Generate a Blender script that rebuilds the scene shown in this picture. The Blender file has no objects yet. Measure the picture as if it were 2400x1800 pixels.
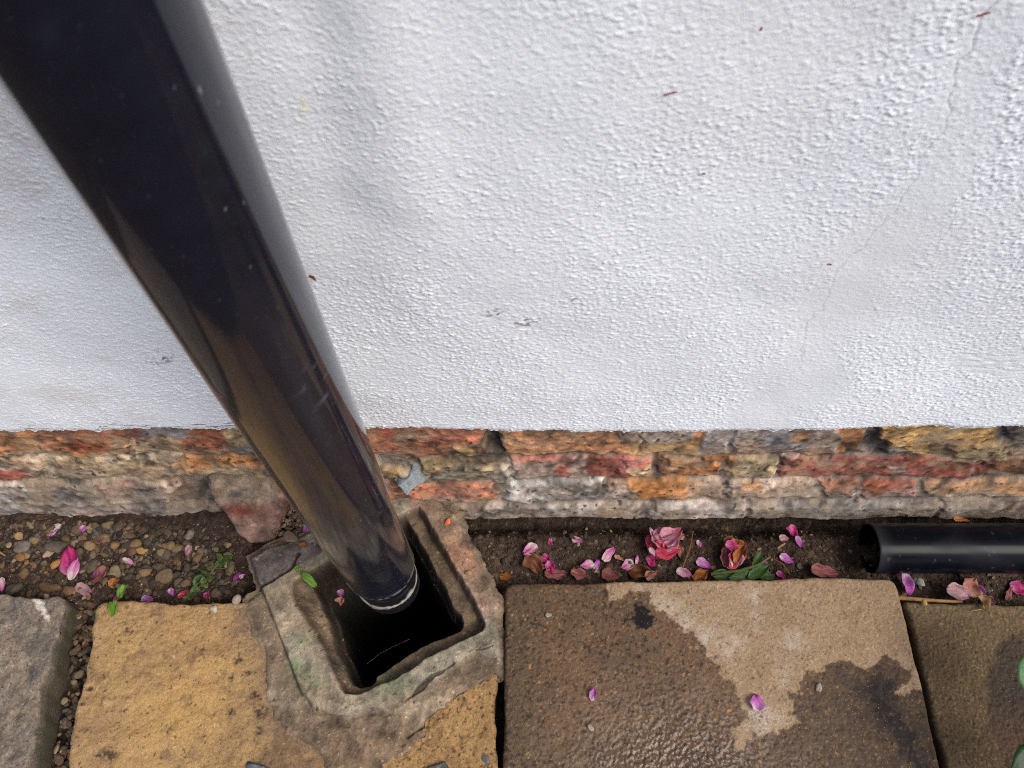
import bpy, math, random
import numpy as np
from mathutils import Vector, Matrix, Euler
rad = math.radians
S = bpy.context.scene
C = S.collection
random.seed(7)

# ------------------------------------------------------------------ camera
HC, FPX, PITCH = .805, 1850.0, 60.0          # height over the paving (m), focal length (px of a 2400 px wide photo), degrees below level
cam = bpy.data.cameras.new('camera'); cam_o = bpy.data.objects.new('camera', cam); C.objects.link(cam_o)
cam.sensor_fit = 'HORIZONTAL'; cam.sensor_width = 36; cam.lens = 36 * FPX / 2400
cam.clip_start = .01; cam.clip_end = 500
cam_o.location = (0, 0, HC); cam_o.rotation_euler = (rad(90 - PITCH), 0, 0)
cam.dof.use_dof = True; cam.dof.focus_distance = .78; cam.dof.aperture_fstop = 13
S.camera = cam_o

# ------------------------------------------------------------------ light
SUN_EL, SUN_AZ = 52.0, 54.0                    # azimuth: to the right of straight behind the viewer
w = bpy.data.worlds.new('World'); S.world = w; w.use_nodes = True
nt = w.node_tree; nt.nodes.clear()
sky = nt.nodes.new('ShaderNodeTexSky'); sky.sky_type = 'NISHITA'; sky.sun_disc = False
sky.sun_elevation = rad(SUN_EL); sky.sun_rotation = rad(180 - SUN_AZ)
sky.air_density = 1.0; sky.dust_density = 4.0; sky.ozone_density = 1.0
bg = nt.nodes.new('ShaderNodeBackground'); bg.inputs['Strength'].default_value = .10
wo = nt.nodes.new('ShaderNodeOutputWorld')
nt.links.new(sky.outputs[0], bg.inputs['Color']); nt.links.new(bg.outputs[0], wo.inputs['Surface'])
sun = bpy.data.lights.new('sun', 'SUN'); sun.energy = 1.3; sun.angle = rad(30); sun.color = (1, .965, .92)
sun_o = bpy.data.objects.new('sun', sun); C.objects.link(sun_o)
sd_ = Vector((math.sin(rad(SUN_AZ)) * math.cos(rad(SUN_EL)), -math.cos(rad(SUN_AZ)) * math.cos(rad(SUN_EL)), math.sin(rad(SUN_EL))))
sun_o.rotation_euler = sd_.to_track_quat('Z', 'Y').to_euler(); sun_o.location = sd_ * 5
S.view_settings.view_transform = 'Standard'; S.view_settings.look = 'None'
S.view_settings.gamma = 1; S.view_settings.exposure = 0.86
S.cycles.use_denoising = False; S.cycles.filter_width = 1.05; S.cycles.max_bounces = 8

# ------------------------------------------------------------------ projection helpers (photo pixels <-> places)
cp, sp = math.cos(rad(PITCH)), math.sin(rad(PITCH))
def ray(u, v):
    xc, yc = (u - 1200) / FPX, (900 - v) / FPX
    return np.array((xc, cp + yc * sp, -sp + yc * cp))
def at_z(u, v, z):
    d = ray(u, v); t = (z - HC) / d[2]; return np.array((d[0] * t, d[1] * t, z))
def at_y(u, v, y):
    d = ray(u, v); t = y / d[1]; return np.array((d[0] * t, y, HC + d[2] * t))
def proj(X, Y, Z):
    dz = Z - HC; dep = Y * cp - dz * sp; up = Y * sp + dz * cp
    return 1200 + FPX * X / dep, 900 - FPX * up / dep

# ------------------------------------------------------------------ numeric helpers
def gn(ny, nx, wl, seed, ax=1., ay=1.):
    r = np.random.RandomState(seed).standard_normal((ny, nx))
    fy = np.fft.fftfreq(ny)[:, None]; fx = np.fft.rfftfreq(nx)[None, :]
    s = wl * .36
    k = np.exp(-2 * math.pi ** 2 * s * s * ((fx * ax) ** 2 + (fy * ay) ** 2))
    o = np.fft.irfft2(np.fft.rfft2(r) * k, s=(ny, nx))
    return (o - o.mean()) / (o.std() + 1e-12)
def fbm(ny, nx, wl, seed, octv=4, gain=.55, ax=1., ay=1.):
    o = 0; a = 1; t = 0
    for i in range(octv):
        if wl < 1.2: break
        o = o + a * gn(ny, nx, wl, seed + i * 17, ax, ay); t += a * a; a *= gain; wl *= .5
    return o / math.sqrt(t)
def tx(ny, nx, wl, seed, ax=1., ay=1.):              # grain for colours: fine, with detail when large
    return gn(ny, nx, max(wl * .42, 1.3), seed, ax, ay) if wl < 10 else fbm(ny, nx, wl * .8, seed, 5, .62, ax, ay)
def ss(a, b, x):
    t = np.clip((x - a) / (b - a), 0, 1); return t * t * (3 - 2 * t)
def lin(c):
    c = np.clip(np.asarray(c, float) / 255., 0, 1)
    return np.where(c <= .04045, c / 12.92, ((c + .055) / 1.055) ** 2.4)
def sdpoly(u, v, poly):
    p = np.asarray(poly, float); d2 = np.full(u.shape, 1e18); ins = np.zeros(u.shape, bool)
    for i in range(len(p)):
        a, b = p[i], p[(i + 1) % len(p)]; e = b - a
        wx, wy = u - a[0], v - a[1]
        t = np.clip((wx * e[0] + wy * e[1]) / (e @ e + 1e-12), 0, 1)
        d2 = np.minimum(d2, (wx - t * e[0]) ** 2 + (wy - t * e[1]) ** 2)
        if a[1] != b[1]:
            c = ((a[1] > v) != (b[1] > v)) & (u < (b[0] - a[0]) * (v - a[1]) / (b[1] - a[1]) + a[0]); ins ^= c
    d = np.sqrt(d2); return np.where(ins, -d, d)
def sdline(u, v, pts):
    d2 = np.full(u.shape, 1e18)
    for a, b in zip(pts[:-1], pts[1:]):
        a, b = np.array(a, float), np.array(b, float); e = b - a
        wx, wy = u - a[0], v - a[1]; t = np.clip((wx * e[0] + wy * e[1]) / (e @ e), 0, 1)
        d2 = np.minimum(d2, (wx - t * e[0]) ** 2 + (wy - t * e[1]) ** 2)
    return np.sqrt(d2)
def mixc(col, m, c):                               # col (...,3) photo-like 0-255 values, m mask, c colour
    m = m[..., None]; return col * (1 - m) + np.asarray(c, float) * m
def Zp(ox, oy, s):
    return lambda *p: [(ox + a / s, oy + b / s) for a, b in p]

# ------------------------------------------------------------------ objects
def tag(o, label=None, cat=None, group=None, kind=None):
    if label: o['label'] = label
    if cat: o['category'] = cat
    if group: o['group'] = group
    if kind: o['kind'] = kind
    return o
def empty(name, loc=(0, 0, 0)):
    o = bpy.data.objects.new(name, None); C.objects.link(o); o.location = loc; o.empty_display_size = .02; return o
def add_mesh(name, V, Fq, mat, parent=None, col=None, attrs=None, smooth=True, loc=None, world=True):
    V = np.asarray(V, np.float64).reshape(-1, 3)
    if loc is not None: V = V - np.asarray(loc)
    me = bpy.data.meshes.new(name)
    if isinstance(Fq, np.ndarray):
        n, k = Fq.shape
        me.vertices.add(len(V)); me.vertices.foreach_set('co', V.astype(np.float32).ravel())
        me.loops.add(n * k); me.loops.foreach_set('vertex_index', Fq.astype(np.int32).ravel())
        me.polygons.add(n)
        me.polygons.foreach_set('loop_start', np.arange(0, n * k, k, dtype=np.int32))
        me.polygons.foreach_set('loop_total', np.full(n, k, np.int32))
        me.update(calc_edges=True)
    else:
        me.from_pydata([tuple(p) for p in V], [], Fq)
    me.validate()
    me.polygons.foreach_set('use_smooth', np.full(len(me.polygons), smooth))
    if col is not None:
        a = me.attributes.new('Col', 'FLOAT_COLOR', 'POINT')
        c4 = np.ones((len(V), 4), np.float32); c4[:, :3] = np.asarray(col).reshape(-1, 3); a.data.foreach_set('color', c4.ravel())
    for k_, v_ in (attrs or {}).items():
        a = me.attributes.new(k_, 'FLOAT', 'POINT'); a.data.foreach_set('value', np.asarray(v_, np.float32).ravel())
    me.materials.append(mat); me.update()
    o = bpy.data.objects.new(name, me); C.objects.link(o)
    if loc is not None: o.location = loc
    if parent:
        o.parent = parent
        if world: o.matrix_parent_inverse = Matrix.Translation(-parent.location)
    return o
def grid_faces(ny, nx, keep=None):
    i = np.arange(ny * nx).reshape(ny, nx)
    q = np.stack([i[:-1, :-1], i[:-1, 1:], i[1:, 1:], i[1:, :-1]], -1)
    return (q[keep] if keep is not None else q.reshape(-1, 4))
def compact(V, Fq, *arrs):
    used = np.unique(Fq); m = np.full(len(V), -1); m[used] = np.arange(len(used))
    return (V[used], m[Fq]) + tuple(a[used] if a is not None else None for a in arrs)
def grid_obj(name, X, Y, Z, mat, parent=None, col=None, attrs=None, keep=None, extra=None):
    ny, nx = X.shape
    V = np.stack([X, Y, Z], -1).reshape(-1, 3); Fq = grid_faces(ny, nx, keep)
    cols = col.reshape(-1, 3); at = {k: v.ravel() for k, v in (attrs or {}).items()}
    ks = list(at); r = compact(V, Fq, cols, *[at[k] for k in ks])
    V, Fq, cols = r[0], r[1], r[2]; at = {k: r[3 + i] for i, k in enumerate(ks)}
    if extra is not None:                            # list of (verts, quads, colour)
        for ev, ef, ec in extra:
            Fq = np.vstack([Fq, np.asarray(ef) + len(V)]); V = np.vstack([V, ev])
            cols = np.vstack([cols, np.broadcast_to(ec, (len(ev), 3))])
            for k in at: at[k] = np.concatenate([at[k], np.zeros(len(ev))])
    return add_mesh(name, V, Fq, mat, parent, cols, at)

# ------------------------------------------------------------------ materials
def mat(name, rough=.85, spec=.35, speck=((700, .18),), bump=((700, .0004, .5),), wet=False, flat=None, sheen=None, trans=0., vor=None):
    m = bpy.data.materials.new(name); m.use_nodes = True
    n = m.node_tree.nodes; l = m.node_tree.links; n.clear()
    out = n.new('ShaderNodeOutputMaterial'); b = n.new('ShaderNodeBsdfPrincipled'); l.new(b.outputs[0], out.inputs[0])
    tc = n.new('ShaderNodeTexCoord')
    b.inputs['Roughness'].default_value = rough; b.inputs['Specular IOR Level'].default_value = spec
    if flat is None:
        at = n.new('ShaderNodeAttribute'); at.attribute_name = 'Col'; colr = at.outputs['Color']
    else:
        rgb = n.new('ShaderNodeRGB'); rgb.outputs[0].default_value = (*flat, 1); colr = rgb.outputs[0]
    for sc, am in speck:
        t = n.new('ShaderNodeTexNoise'); t.inputs['Scale'].default_value = sc; t.inputs['Detail'].default_value = 3
        l.new(tc.outputs['Object'], t.inputs['Vector'])
        r = n.new('ShaderNodeMapRange'); r.inputs[1].default_value = .3; r.inputs[2].default_value = .7
        r.inputs[3].default_value = 1 - am; r.inputs[4].default_value = 1 + am; l.new(t.outputs[0], r.inputs[0])
        s = n.new('ShaderNodeVectorMath'); s.operation = 'SCALE'; l.new(colr, s.inputs[0]); l.new(r.outputs[0], s.inputs['Scale'])
        colr = s.outputs[0]
    if vor:                                          # pale sand grains and dark pits: (scale, threshold, r,g,b)
        for sc, th, c in vor:
            t = n.new('ShaderNodeTexVoronoi'); t.inputs['Scale'].default_value = sc; l.new(tc.outputs['Object'], t.inputs['Vector'])
            r = n.new('ShaderNodeMapRange'); r.inputs[1].default_value = th; r.inputs[2].default_value = th * .7
            l.new(t.outputs['Distance'], r.inputs[0])
            g = n.new('ShaderNodeSeparateColor'); l.new(t.outputs['Color'], g.inputs[0])
            k = n.new('ShaderNodeMath'); k.operation = 'GREATER_THAN'; k.inputs[1].default_value = .62; l.new(g.outputs[0], k.inputs[0])
            mm = n.new('ShaderNodeMath'); mm.operation = 'MULTIPLY'; l.new(r.outputs[0], mm.inputs[0]); l.new(k.outputs[0], mm.inputs[1])
            mx = n.new('ShaderNodeMix'); mx.data_type = 'RGBA'; l.new(mm.outputs[0], mx.inputs[0]); l.new(colr, mx.inputs[6])
            mx.inputs[7].default_value = (*c, 1); colr = mx.outputs[2]
    l.new(colr, b.inputs['Base Color'])
    nrm = None
    for sc, dist, st in bump:
        t = n.new('ShaderNodeTexNoise'); t.inputs['Scale'].default_value = sc; t.inputs['Detail'].default_value = 4
        l.new(tc.outputs['Object'], t.inputs['Vector'])
        bp = n.new('ShaderNodeBump'); bp.inputs['Distance'].default_value = dist; bp.inputs['Strength'].default_value = st
        l.new(t.outputs[0], bp.inputs['Height'])
        if nrm: l.new(nrm, bp.inputs['Normal'])
        nrm = bp.outputs[0]
    if nrm: l.new(nrm, b.inputs['Normal'])
    if wet:
        aw = n.new('ShaderNodeAttribute'); aw.attribute_name = 'wet'
        r = n.new('ShaderNodeMapRange'); r.inputs[3].default_value = rough; r.inputs[4].default_value = .12; l.new(aw.outputs['Fac'], r.inputs[0])
        l.new(r.outputs[0], b.inputs['Roughness'])
        r2 = n.new('ShaderNodeMapRange'); r2.inputs[3].default_value = spec; r2.inputs[4].default_value = .5; l.new(aw.outputs['Fac'], r2.inputs[0])
        l.new(r2.outputs[0], b.inputs['Specular IOR Level'])
    if trans:
        tr = n.new('ShaderNodeBsdfTranslucent'); l.new(colr, tr.inputs[0])
        ms = n.new('ShaderNodeMixShader'); ms.inputs[0].default_value = trans
        l.new(b.outputs[0], ms.inputs[1]); l.new(tr.outputs[0], ms.inputs[2]); l.new(ms.outputs[0], out.inputs[0])
    return m
M_render = mat('white_masonry_paint', .8, .22, ((60, .012),), ((950, .0005, .42),))
M_brick = mat('old_brick_and_mortar', .93, .2, ((600, .16), (1500, .2)), ((500, .0006, .5), (1300, .0005, .7)))
M_slab = mat('concrete_slab', .9, .25, ((700, .16), (1600, .25)), ((600, .0006, .4), (1300, .0005, .6)), wet=True,
             vor=((600, .19, (.27, .21, .14)), (520, .19, (.035, .028, .02))))
M_stone = mat('rough_stone_slab', .92, .25, ((420, .16), (1200, .24)), ((450, .0010, .6), (1200, .0006, .8)),
              vor=((560, .18, (.30, .26, .2)), (480, .14, (.03, .026, .02))))
M_gully = mat('gully_mortar', .93, .22, ((350, .16), (1000, .2)), ((450, .0008, .6), (1200, .0006, .8)),
              vor=((520, .13, (.34, .3, .24)), (480, .10, (.03, .025, .02))))
M_soil = mat('damp_soil', .95, .2, ((260, .35), (900, .4)), ((250, .004, .9), (800, .002, .9)),
             vor=((330, .2, (.12, .09, .065)),))
M_pebble = mat('pebble', .9, .2, ((300, .22), (900, .12)), ((500, .0004, .4),))
M_petal = mat('petal', .55, .35, ((300, .12),), ((260, .0008, .5),), trans=.3)
M_leaf = mat('leaf', .5, .4, ((200, .2),), ((260, .0008, .5),), trans=.2)
M_twig = mat('dry_twig', .8, .3, ((200, .2),), ((500, .0005, .6),))
M_water = mat('drain_water', .04, .5, (), (), flat=(.004, .004, .003))

# black plastic: dusty specks and scuffs sit in its colour, from attributes
def plastic(name, rough, spec=.5, coat=0.):
    m = mat(name, rough, spec, ((90, .15),), ((35, .0006, .12), (220, .00012, .15)), vor=((700, .09, (.10, .10, .11)),))
    n = m.node_tree.nodes; l = m.node_tree.links
    b = [x for x in n if x.type == 'BSDF_PRINCIPLED'][0]
    b.inputs['Sheen Weight'].default_value = .012 if coat else 0.; b.inputs['Sheen Roughness'].default_value = .45
    b.inputs['Coat Weight'].default_value = coat; b.inputs['Coat Roughness'].default_value = rough * .7
    aw = n.new('ShaderNodeAttribute'); aw.attribute_name = 'wet'
    r = n.new('ShaderNodeMapRange'); r.inputs[3].default_value = rough; r.inputs[4].default_value = .6
    l.new(aw.outputs['Fac'], r.inputs[0]); l.new(r.outputs[0], b.inputs['Roughness'])
    return m
M_pipe = plastic('black_pvc', .12, .34, .30)
M_pipe2 = plastic('dull_black_pvc', .2, .08)

E_WALL, E_BRICK, E_GRD = .86, 1.08, 1.38               # how bright a white surface turns out there: photo value / this = real colour
def alb(c, E): return np.clip(lin(np.clip(c, 0, 255)) / E, .001, .9)

# ================================================================== HOUSE WALL
wall = empty('house_wall', (0, .34, 0))
tag(wall, 'white painted rendered house wall above rough red and yellow brick courses', 'wall')
# ---- white render coat
YR, ZB = .318, .168
dx = .00075
xs = np.arange(-.54, .5601, dx); zs = np.arange(ZB, .625, dx)
ny, nx = len(zs), len(xs)
X, Z = np.meshgrid(xs, zs)
u, v = proj(X, np.full_like(X, YR), Z)
b1 = gn(ny, nx, 2.0, 1, 1.3, .85); b2 = gn(ny, nx, 1.5, 2, 1.3, .85); b3 = gn(ny, nx, 3.3, 3, 1.2, .9)
bump = .55 * np.maximum(b1 + .25, 0) ** 1.3 + .35 * np.maximum(b2, 0) + .5 * np.maximum(b3 - .3, 0) + .12 * b2
amp = .9 + .2 * np.clip(gn(ny, nx, 90, 5), -1.5, 2)
amp *= 1 + .25 * ss(1900, 2350, u) - .1 * ss(500, 100, v) + .15 * ss(450, 950, v)
crk = Zp(1600, 0, 2.765)((2030, 0), (1960, 85), (1900, 200), (1870, 310), (1780, 390), (1760, 460), (1750, 560), (1722, 640), (1725, 700), (1705, 760), (1690, 850), (1620, 910), (1550, 1000), (1530, 1150), (1440, 1260), (1370, 1360), (1300, 1430)) + \
      Zp(1600, 500, 2.765)((1170, 200), (1070, 270), (1000, 380), (970, 450), (930, 560), (910, 630), (830, 700), (800, 740), (780, 810), (770, 890), (760, 950), (740, 1020))
band = [(a + 45, b) for a, b in crk] + [(1815, 930), (1770, 1005)]
wu, wv = 3.2 * gn(ny, nx, 9, 21), 3.2 * gn(ny, nx, 9, 22); dC = sdline(u + wu, v + wv, crk); dB = sdline(u, v, band)
smooth = ss(95, 40, dB + 14 * gn(ny, nx, 30, 6))
patch = ss(18, -12, sdpoly(u, v, [(2230, 838), (2420, 830), (2420, 885), (2300, 890)]) + 8 * gn(ny, nx, 14, 9))
smooth = np.maximum(smooth, patch)
left = ss(700, 400, u)
amp = np.clip(amp, .2, 2) * (1 - .6 * smooth) * (1 - .15 * left)
relief = .00028 * amp * bump
und = .0016 * gn(ny, nx, 300, 7) + .0006 * gn(ny, nx, 130, 8) + .00022 * gn(ny, nx, 44, 12)
# a shallow hollow runs down beside the pipe
und += (.0028 * np.exp(-((u - (900 + .12 * v)) / 120) ** 2) - .0016 * np.exp(-((u - (720 + .16 * v)) / 80) ** 2)) * ss(900, 400, v)
crack = ss(3.0, .8, np.abs(dC) + .5 * gn(ny, nx, 5, 10)) * (.3 + .5 * ss(-.6, 1.0, gn(ny, nx, 30, 11)))
edge = ss(.012, 0, Z - ZB)
Yw = YR - relief - und - .00012 * patch * gn(ny, nx, 5, 20, 2, .6) + .0005 * crack + .003 * edge ** 2
zlow = .0014 * gn(1, nx, 40, 13)[0] + .0010 * gn(1, nx, 9, 14)[0]
Zw = Z + zlow[None, :] * ss(.02, 0, Z - ZB) + (.0005 * gn(1, nx, 3, 15)[0])[None, :] * edge
col = np.empty((ny, nx, 3)); col[:] = (212, 216, 221)
col = mixc(col, .3 * smooth, (208, 212, 216))
col = mixc(col, .15 * ss(.4, 2, gn(ny, nx, 150, 16)), (212, 209, 206))
col = mixc(col, .3 * left * ss(.3, 1.6, fbm(ny, nx, 60, 17, 5, .65)), (190, 184, 176))
col = mixc(col, .55 * crack, (140, 139, 140))
col = mixc(col, .5 * np.exp(-((u - 712) / 9) ** 2 - ((v - 250) / 24) ** 2) * ss(-.4, .8, b1), (200, 190, 110))
spot = np.zeros((ny, nx))
for (a, b, r, r2) in ((1160, 722, 26, 10), (1235, 742, 34, 12), (1190, 748, 22, 8), (1345, 692, 24, 8), (1385, 610, 10, 5), (378, 845, 26, 14), (352, 860, 18, 8), (105, 345, 24, 8), (118, 520, 28, 8)):
    spot = np.maximum(spot, np.exp(-((u - a) / r) ** 2 - ((v - b) / r2) ** 2))
col = mixc(col, np.clip(spot * ss(.5, 1.4, gn(ny, nx, 4, 18)), 0, 1) * .75, (90, 84, 88))
# hairline splits just above the lower edge, left of the pipe
n1 = gn(ny, nx, 6, 19, 3, 1)
for vv, th in ((1001, -.1), (1006, -.5), (996, .5)):
    m_ = ss(2.0, .8, np.abs(v - vv - 1.5 * np.sin(u / 60))) * ss(40, 90, u) * ss(620, 560, u) * ss(th, th + .5, n1)
    col = mixc(col, m_ * .95, (58, 56, 58)); Yw = Yw + .0015 * m_
under = []
W0, W1, ZT = xs[0], xs[-1], zs[-1]
def q(x0, z0, x1, z1, y=YR): return np.array([(x0, y, z0), (x1, y, z0), (x1, y, z1), (x0, y, z1)]), [[0, 1, 2, 3]], alb((212, 216, 221), E_WALL)
far = [q(-5, ZB, W0, 3.5), q(W1, ZB, 5, 3.5), q(W0, ZT, W1, 3.5)]
# underside: repeat the lowest row and turn it back to the brick face
Yb = np.vstack([np.full((1, nx), .345), Yw[:1], Yw]); Zb = np.vstack([Zw[:1], Zw[:1], Zw]); Xb = np.vstack([X[:1], X[:1], X])
colb = np.concatenate([col[:1], col[:1], col], 0)
grid_obj('render_coat', Xb, Yb, Zb, M_render, wall, alb(colb, E_WALL), extra=far)

# ---- brick courses
dx = .0012
xs = np.arange(-.85, .8501, dx); zs = np.arange(-.075, .185, .0012)
ny, nx = len(zs), len(xs)
X, Z = np.meshgrid(xs, zs)
pz = [-.075, -.046, -.038, -.031, -.008, .0, .03, .04, .085, .20]; py = [.350, .346, .320, .309, .311, .316, .321, .326, .330, .331]
Yp = np.interp(Z, pz, py) + .0015 * np.sin(X * 31) * (Z < -.03)
u, v = proj(X, Yp, Z)
n_big = gn(ny, nx, 60, 31); n_mid = gn(ny, nx, 18, 32); n_sm = fbm(ny, nx, 8, 33)
uw = u + 8 * n_mid + 4 * gn(ny, nx, 7, 34); vw = v + 2.6 * gn(ny, nx, 26, 35) + 1.6 * gn(ny, nx, 8, 36)
def row(k): return [(1072 + .001 * (u - 1200), ), (1126 - .002 * (u - 1200), ), (1182 - .010 * (u - 1200), ), (1236 - .007 * (u - 1200), )][k][0]
col = np.empty((ny, nx, 3)); col[:] = (112, 98, 86)
hgt = np.zeros((ny, nx)); mort = np.ones((ny, nx))
def brick(k, u0, u1, c, dep=.0, rnd=5):
    """one brick: course, left and right end, colour"""
    global col, hgt, mort
    top = (row(k - 1) if k else 985) + 3.5; bot = row(k) - 2.5
    d = np.minimum(np.minimum(uw - u0 - 4, u1 - 4 - uw), np.minimum(vw - top, bot - vw))
    m = ss(-2.5, 2.5, d)
    col = mixc(col, m, c); mort = mort * (1 - m)
    hgt = np.maximum(hgt, .0024 * ss(-3, 6, d) + dep * m)
def smear(u0, v0, u1, v1, c, a=.9, soft=5, dep=0., th=None):
    """mortar smear or bare patch lying over the bricks"""
    global col, hgt
    d = np.minimum(np.minimum(uw - u0, u1 - uw), np.minimum(vw - v0, v1 - vw))
    m = ss(-soft, soft, d) * a
    if th is not None: m = m * ss(th - .4, th + .4, n_mid)
    col = mixc(col, m, c); hgt = hgt + dep * m
# course 1
for a in ((-600, 300, (182, 112, 66)), (306, 640, (170, 118, 84)), (645, 1148, (184, 100, 66)), (1178, 1500, (186, 122, 76)), (1500, 1712, (178, 108, 56)), (1722, 2030, (172, 106, 58)), (2058, 2352, (194, 146, 78)), (2360, 3100, (150, 120, 84))): brick(0, *a)
# course 2
for a in ((-600, 96, (172, 82, 60)), (110, 420, (172, 120, 78)), (425, 640, (176, 118, 70)), (645, 1190, (150, 122, 88)), (1196, 1542, (160, 80, 62)), (1552, 1690, (170, 102, 52)), (1700, 1824, (170, 144, 98)), (1828, 2290, (144, 74, 60)), (2290, 3100, (128, 74, 48))): brick(1, *a)
# course 3
for a in ((-600, 240, (166, 146, 130)), (246, 474, (164, 138, 122)), (480, 640, (150, 128, 110)), (860, 1162, (192, 106, 72)), (1186, 1412, (158, 148, 138)), (1428, 1700, (168, 132, 104)), (1706, 1918, (138, 118, 104)), (1926, 2014, (166, 100, 66)), (2018, 2156, (168, 86, 66)), (2168, 3100, (168, 114, 70))): brick(2, *a)
# course 4, dusty and grey
for a in ((-600, 112, (146, 132, 122)), (116, 328, (150, 134, 124)), (332, 530, (140, 124, 112)), (560, 1130, (140, 122, 104)), (1134, 1505, (158, 142, 126)), (1518, 1745, (160, 148, 138)), (1750, 2200, (130, 120, 110)), (2206, 3100, (122, 112, 104))): brick(3, *a)
smear(-100, 1062, 420, 1096, (180, 158, 120), .85, 6, .001); smear(60, 1096, 640, 1132, (172, 148, 116), .9, 6, .001)
smear(250, 1000, 290, 1060, (158, 134, 104), .8); smear(150, 1000, 262, 1052, (176, 78, 50), .8, 10)
smear(290, 1000, 470, 1034, (112, 112, 118), .9, 5, .001); smear(270, 1010, 330, 1034, (166, 66, 44), .7)
smear(440, 1006, 520, 1056, (158, 76, 52), .85, 8); smear(300, 1036, 430, 1066, (182, 146, 100), .8); smear(525, 1000, 620, 1044, (178, 144, 96), .9)
smear(535, 1046, 620, 1072, (104, 106, 110), .95, 4); smear(415, 1076, 500, 1108, (186, 112, 54), .8, 8); smear(560, 1078, 640, 1100, (176, 112, 64), .8)
smear(-100, 1130, 470, 1150, (176, 158, 138), .8, 6); smear(240, 1136, 310, 1162, (170, 112, 92), .8)
smear(400, 1124, 486, 1200, (88, 72, 62), .85, 8, -.004); smear(-100, 1156, 380, 1190, (140, 130, 124), .6, 8)
smear(130, 1160, 240, 1180, (104, 98, 98), .7, 8)
smear(870, 1012, 930, 1030, (186, 72, 46), .7); smear(930, 1012, 1010, 1040, (130, 110, 96), .7, 10)
smear(880, 1078, 972, 1104, (108, 100, 90), .95, 5, -.006); smear(880, 1104, 960, 1126, (160, 122, 70), .8)
smear(970, 1072, 1070, 1092, (152, 128, 80), .9, 5, .003); smear(1064, 1046, 1122, 1072, (190, 152, 92), .9, 5, .002)
smear(960, 1090, 1180, 1130, (128, 116, 96), .9, 6, .004); smear(1095, 1086, 1140, 1100, (190, 172, 126), .9, 4, .002)
smear(1176, 1084, 1300, 1126, (134, 126, 112), .8, 8, .002); smear(1000, 1092, 1050, 1106, (168, 96, 46), .7, 6)
smear(1330, 1076, 1378, 1120, (190, 168, 152), .7, 9); smear(1440, 1070, 1520, 1118, (150, 72, 56), .7, 12, .004)
smear(1484, 1098, 1536, 1122, (192, 170, 122), .9, 4); smear(1540, 1072, 1576, 1108, (88, 66, 52), .8, 6, -.004)
smear(1430, 1000, 1620, 1040, (148, 130, 112), .95, 6, .002); smear(1470, 1036, 1660, 1070, (190, 134, 62), .9, 6)
smear(1655, 1000, 1965, 1058, (136, 126, 122), .95, 7, .002); smear(1860, 1012, 1900, 1034, (170, 110, 60), .7); smear(1640, 1056, 1760, 1068, (150, 144, 140), .8)
smear(1600, 1072, 1720, 1092, (176, 108, 56), .8); smear(1716, 1080, 1815, 1136, (168, 146, 104), .85, 6, .003); smear(1750, 1090, 1798, 1130, (140, 124, 96), .7, 6)
smear(2030, 1000, 2070, 1070, (78, 72, 72), .9, 6, -.003); smear(1990, 1050, 2120, 1074, (84, 78, 74), .8, 6, -.002)
smear(2230, 1040, 2360, 1082, (150, 128, 88), .85, 7, .004); smear(2180, 1036, 2240, 1066, (74, 60, 50), .8, 6); smear(2335, 1000, 2500, 1040, (82, 78, 76), .9, 7)
smear(2075, 1096, 2126, 1114, (156, 146, 132), .8, 5); smear(1830, 1068, 1880, 1080, (186, 172, 148), .8, 3); smear(2200, 1092, 2330, 1112, (104, 44, 36), .7, 8, -.003)
smear(1190, 1120, 1412, 1140, (178, 178, 176), .75, 5); smear(1490, 1124, 1600, 1176, (172, 104, 48), .85, 9, .002); smear(1640, 1120, 1900, 1160, (156, 132, 116), .7, 9)
smear(1736, 1132, 1784, 1152, (184, 116, 56), .8, 5); smear(1430, 1150, 1500, 1180, (174, 158, 148), .7)
smear(1900, 1156, 2600, 1190, (118, 108, 98), .75, 8); smear(860, 1184, 1010, 1204, (188, 164, 112), .85, 5)
smear(880, 1170, 1180, 1186, (160, 132, 108), .6, 5)
smear(1145, 975, 1178, 1062, (16, 15, 17), .98, 3, -.012); smear(1120, 1040, 1190, 1085, (72, 62, 54), .85, 9, .003)
gv = 1 - np.clip(mort, 0, 1)
hgt += .0006 * n_big + .0003 * n_mid + .0003 * n_sm
pit = ss(1.5, 2.2, gn(ny, nx, 3.2, 38)) + .7 * ss(2.1, 2.6, gn(ny, nx, 7, 39))
hgt -= .0008 * np.clip(pit, 0, 1)
dust = ss(1120, 1225, v) * .28
val = 1 + .15 * n_sm + .12 * gn(ny, nx, 30, 40) + .10 * gn(ny, nx, 4, 41)
hue = gn(ny, nx, 22, 42)
col = col * np.clip(val, .45, 1.6)[..., None] + (hue * gv)[..., None] * np.array((5, 0, -5))
col = mixc(col, .4 * ss(.75, 1.6, gn(ny, nx, 12, 43)), (150, 134, 116))
col = mixc(col, .35 * ss(.9, 1.8, gn(ny, nx, 9, 44)), (70, 58, 50))
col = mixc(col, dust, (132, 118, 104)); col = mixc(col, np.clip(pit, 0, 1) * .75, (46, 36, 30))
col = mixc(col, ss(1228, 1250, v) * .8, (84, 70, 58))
col = col.mean(-1, keepdims=True) * .22 + col * .78
col = mixc(col, .5 * ss(.5, 1.5, fbm(ny, nx, 34, 46, 5, .65)), (166, 146, 118))
col = mixc(col, .08 + .10 * ss(-.8, 1.2, gn(ny, nx, 40, 45)), (158, 140, 122))
grid_obj('brickwork', X, Yp + .004 - hgt, Z, M_brick, wall, alb(col, E_BRICK))

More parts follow.
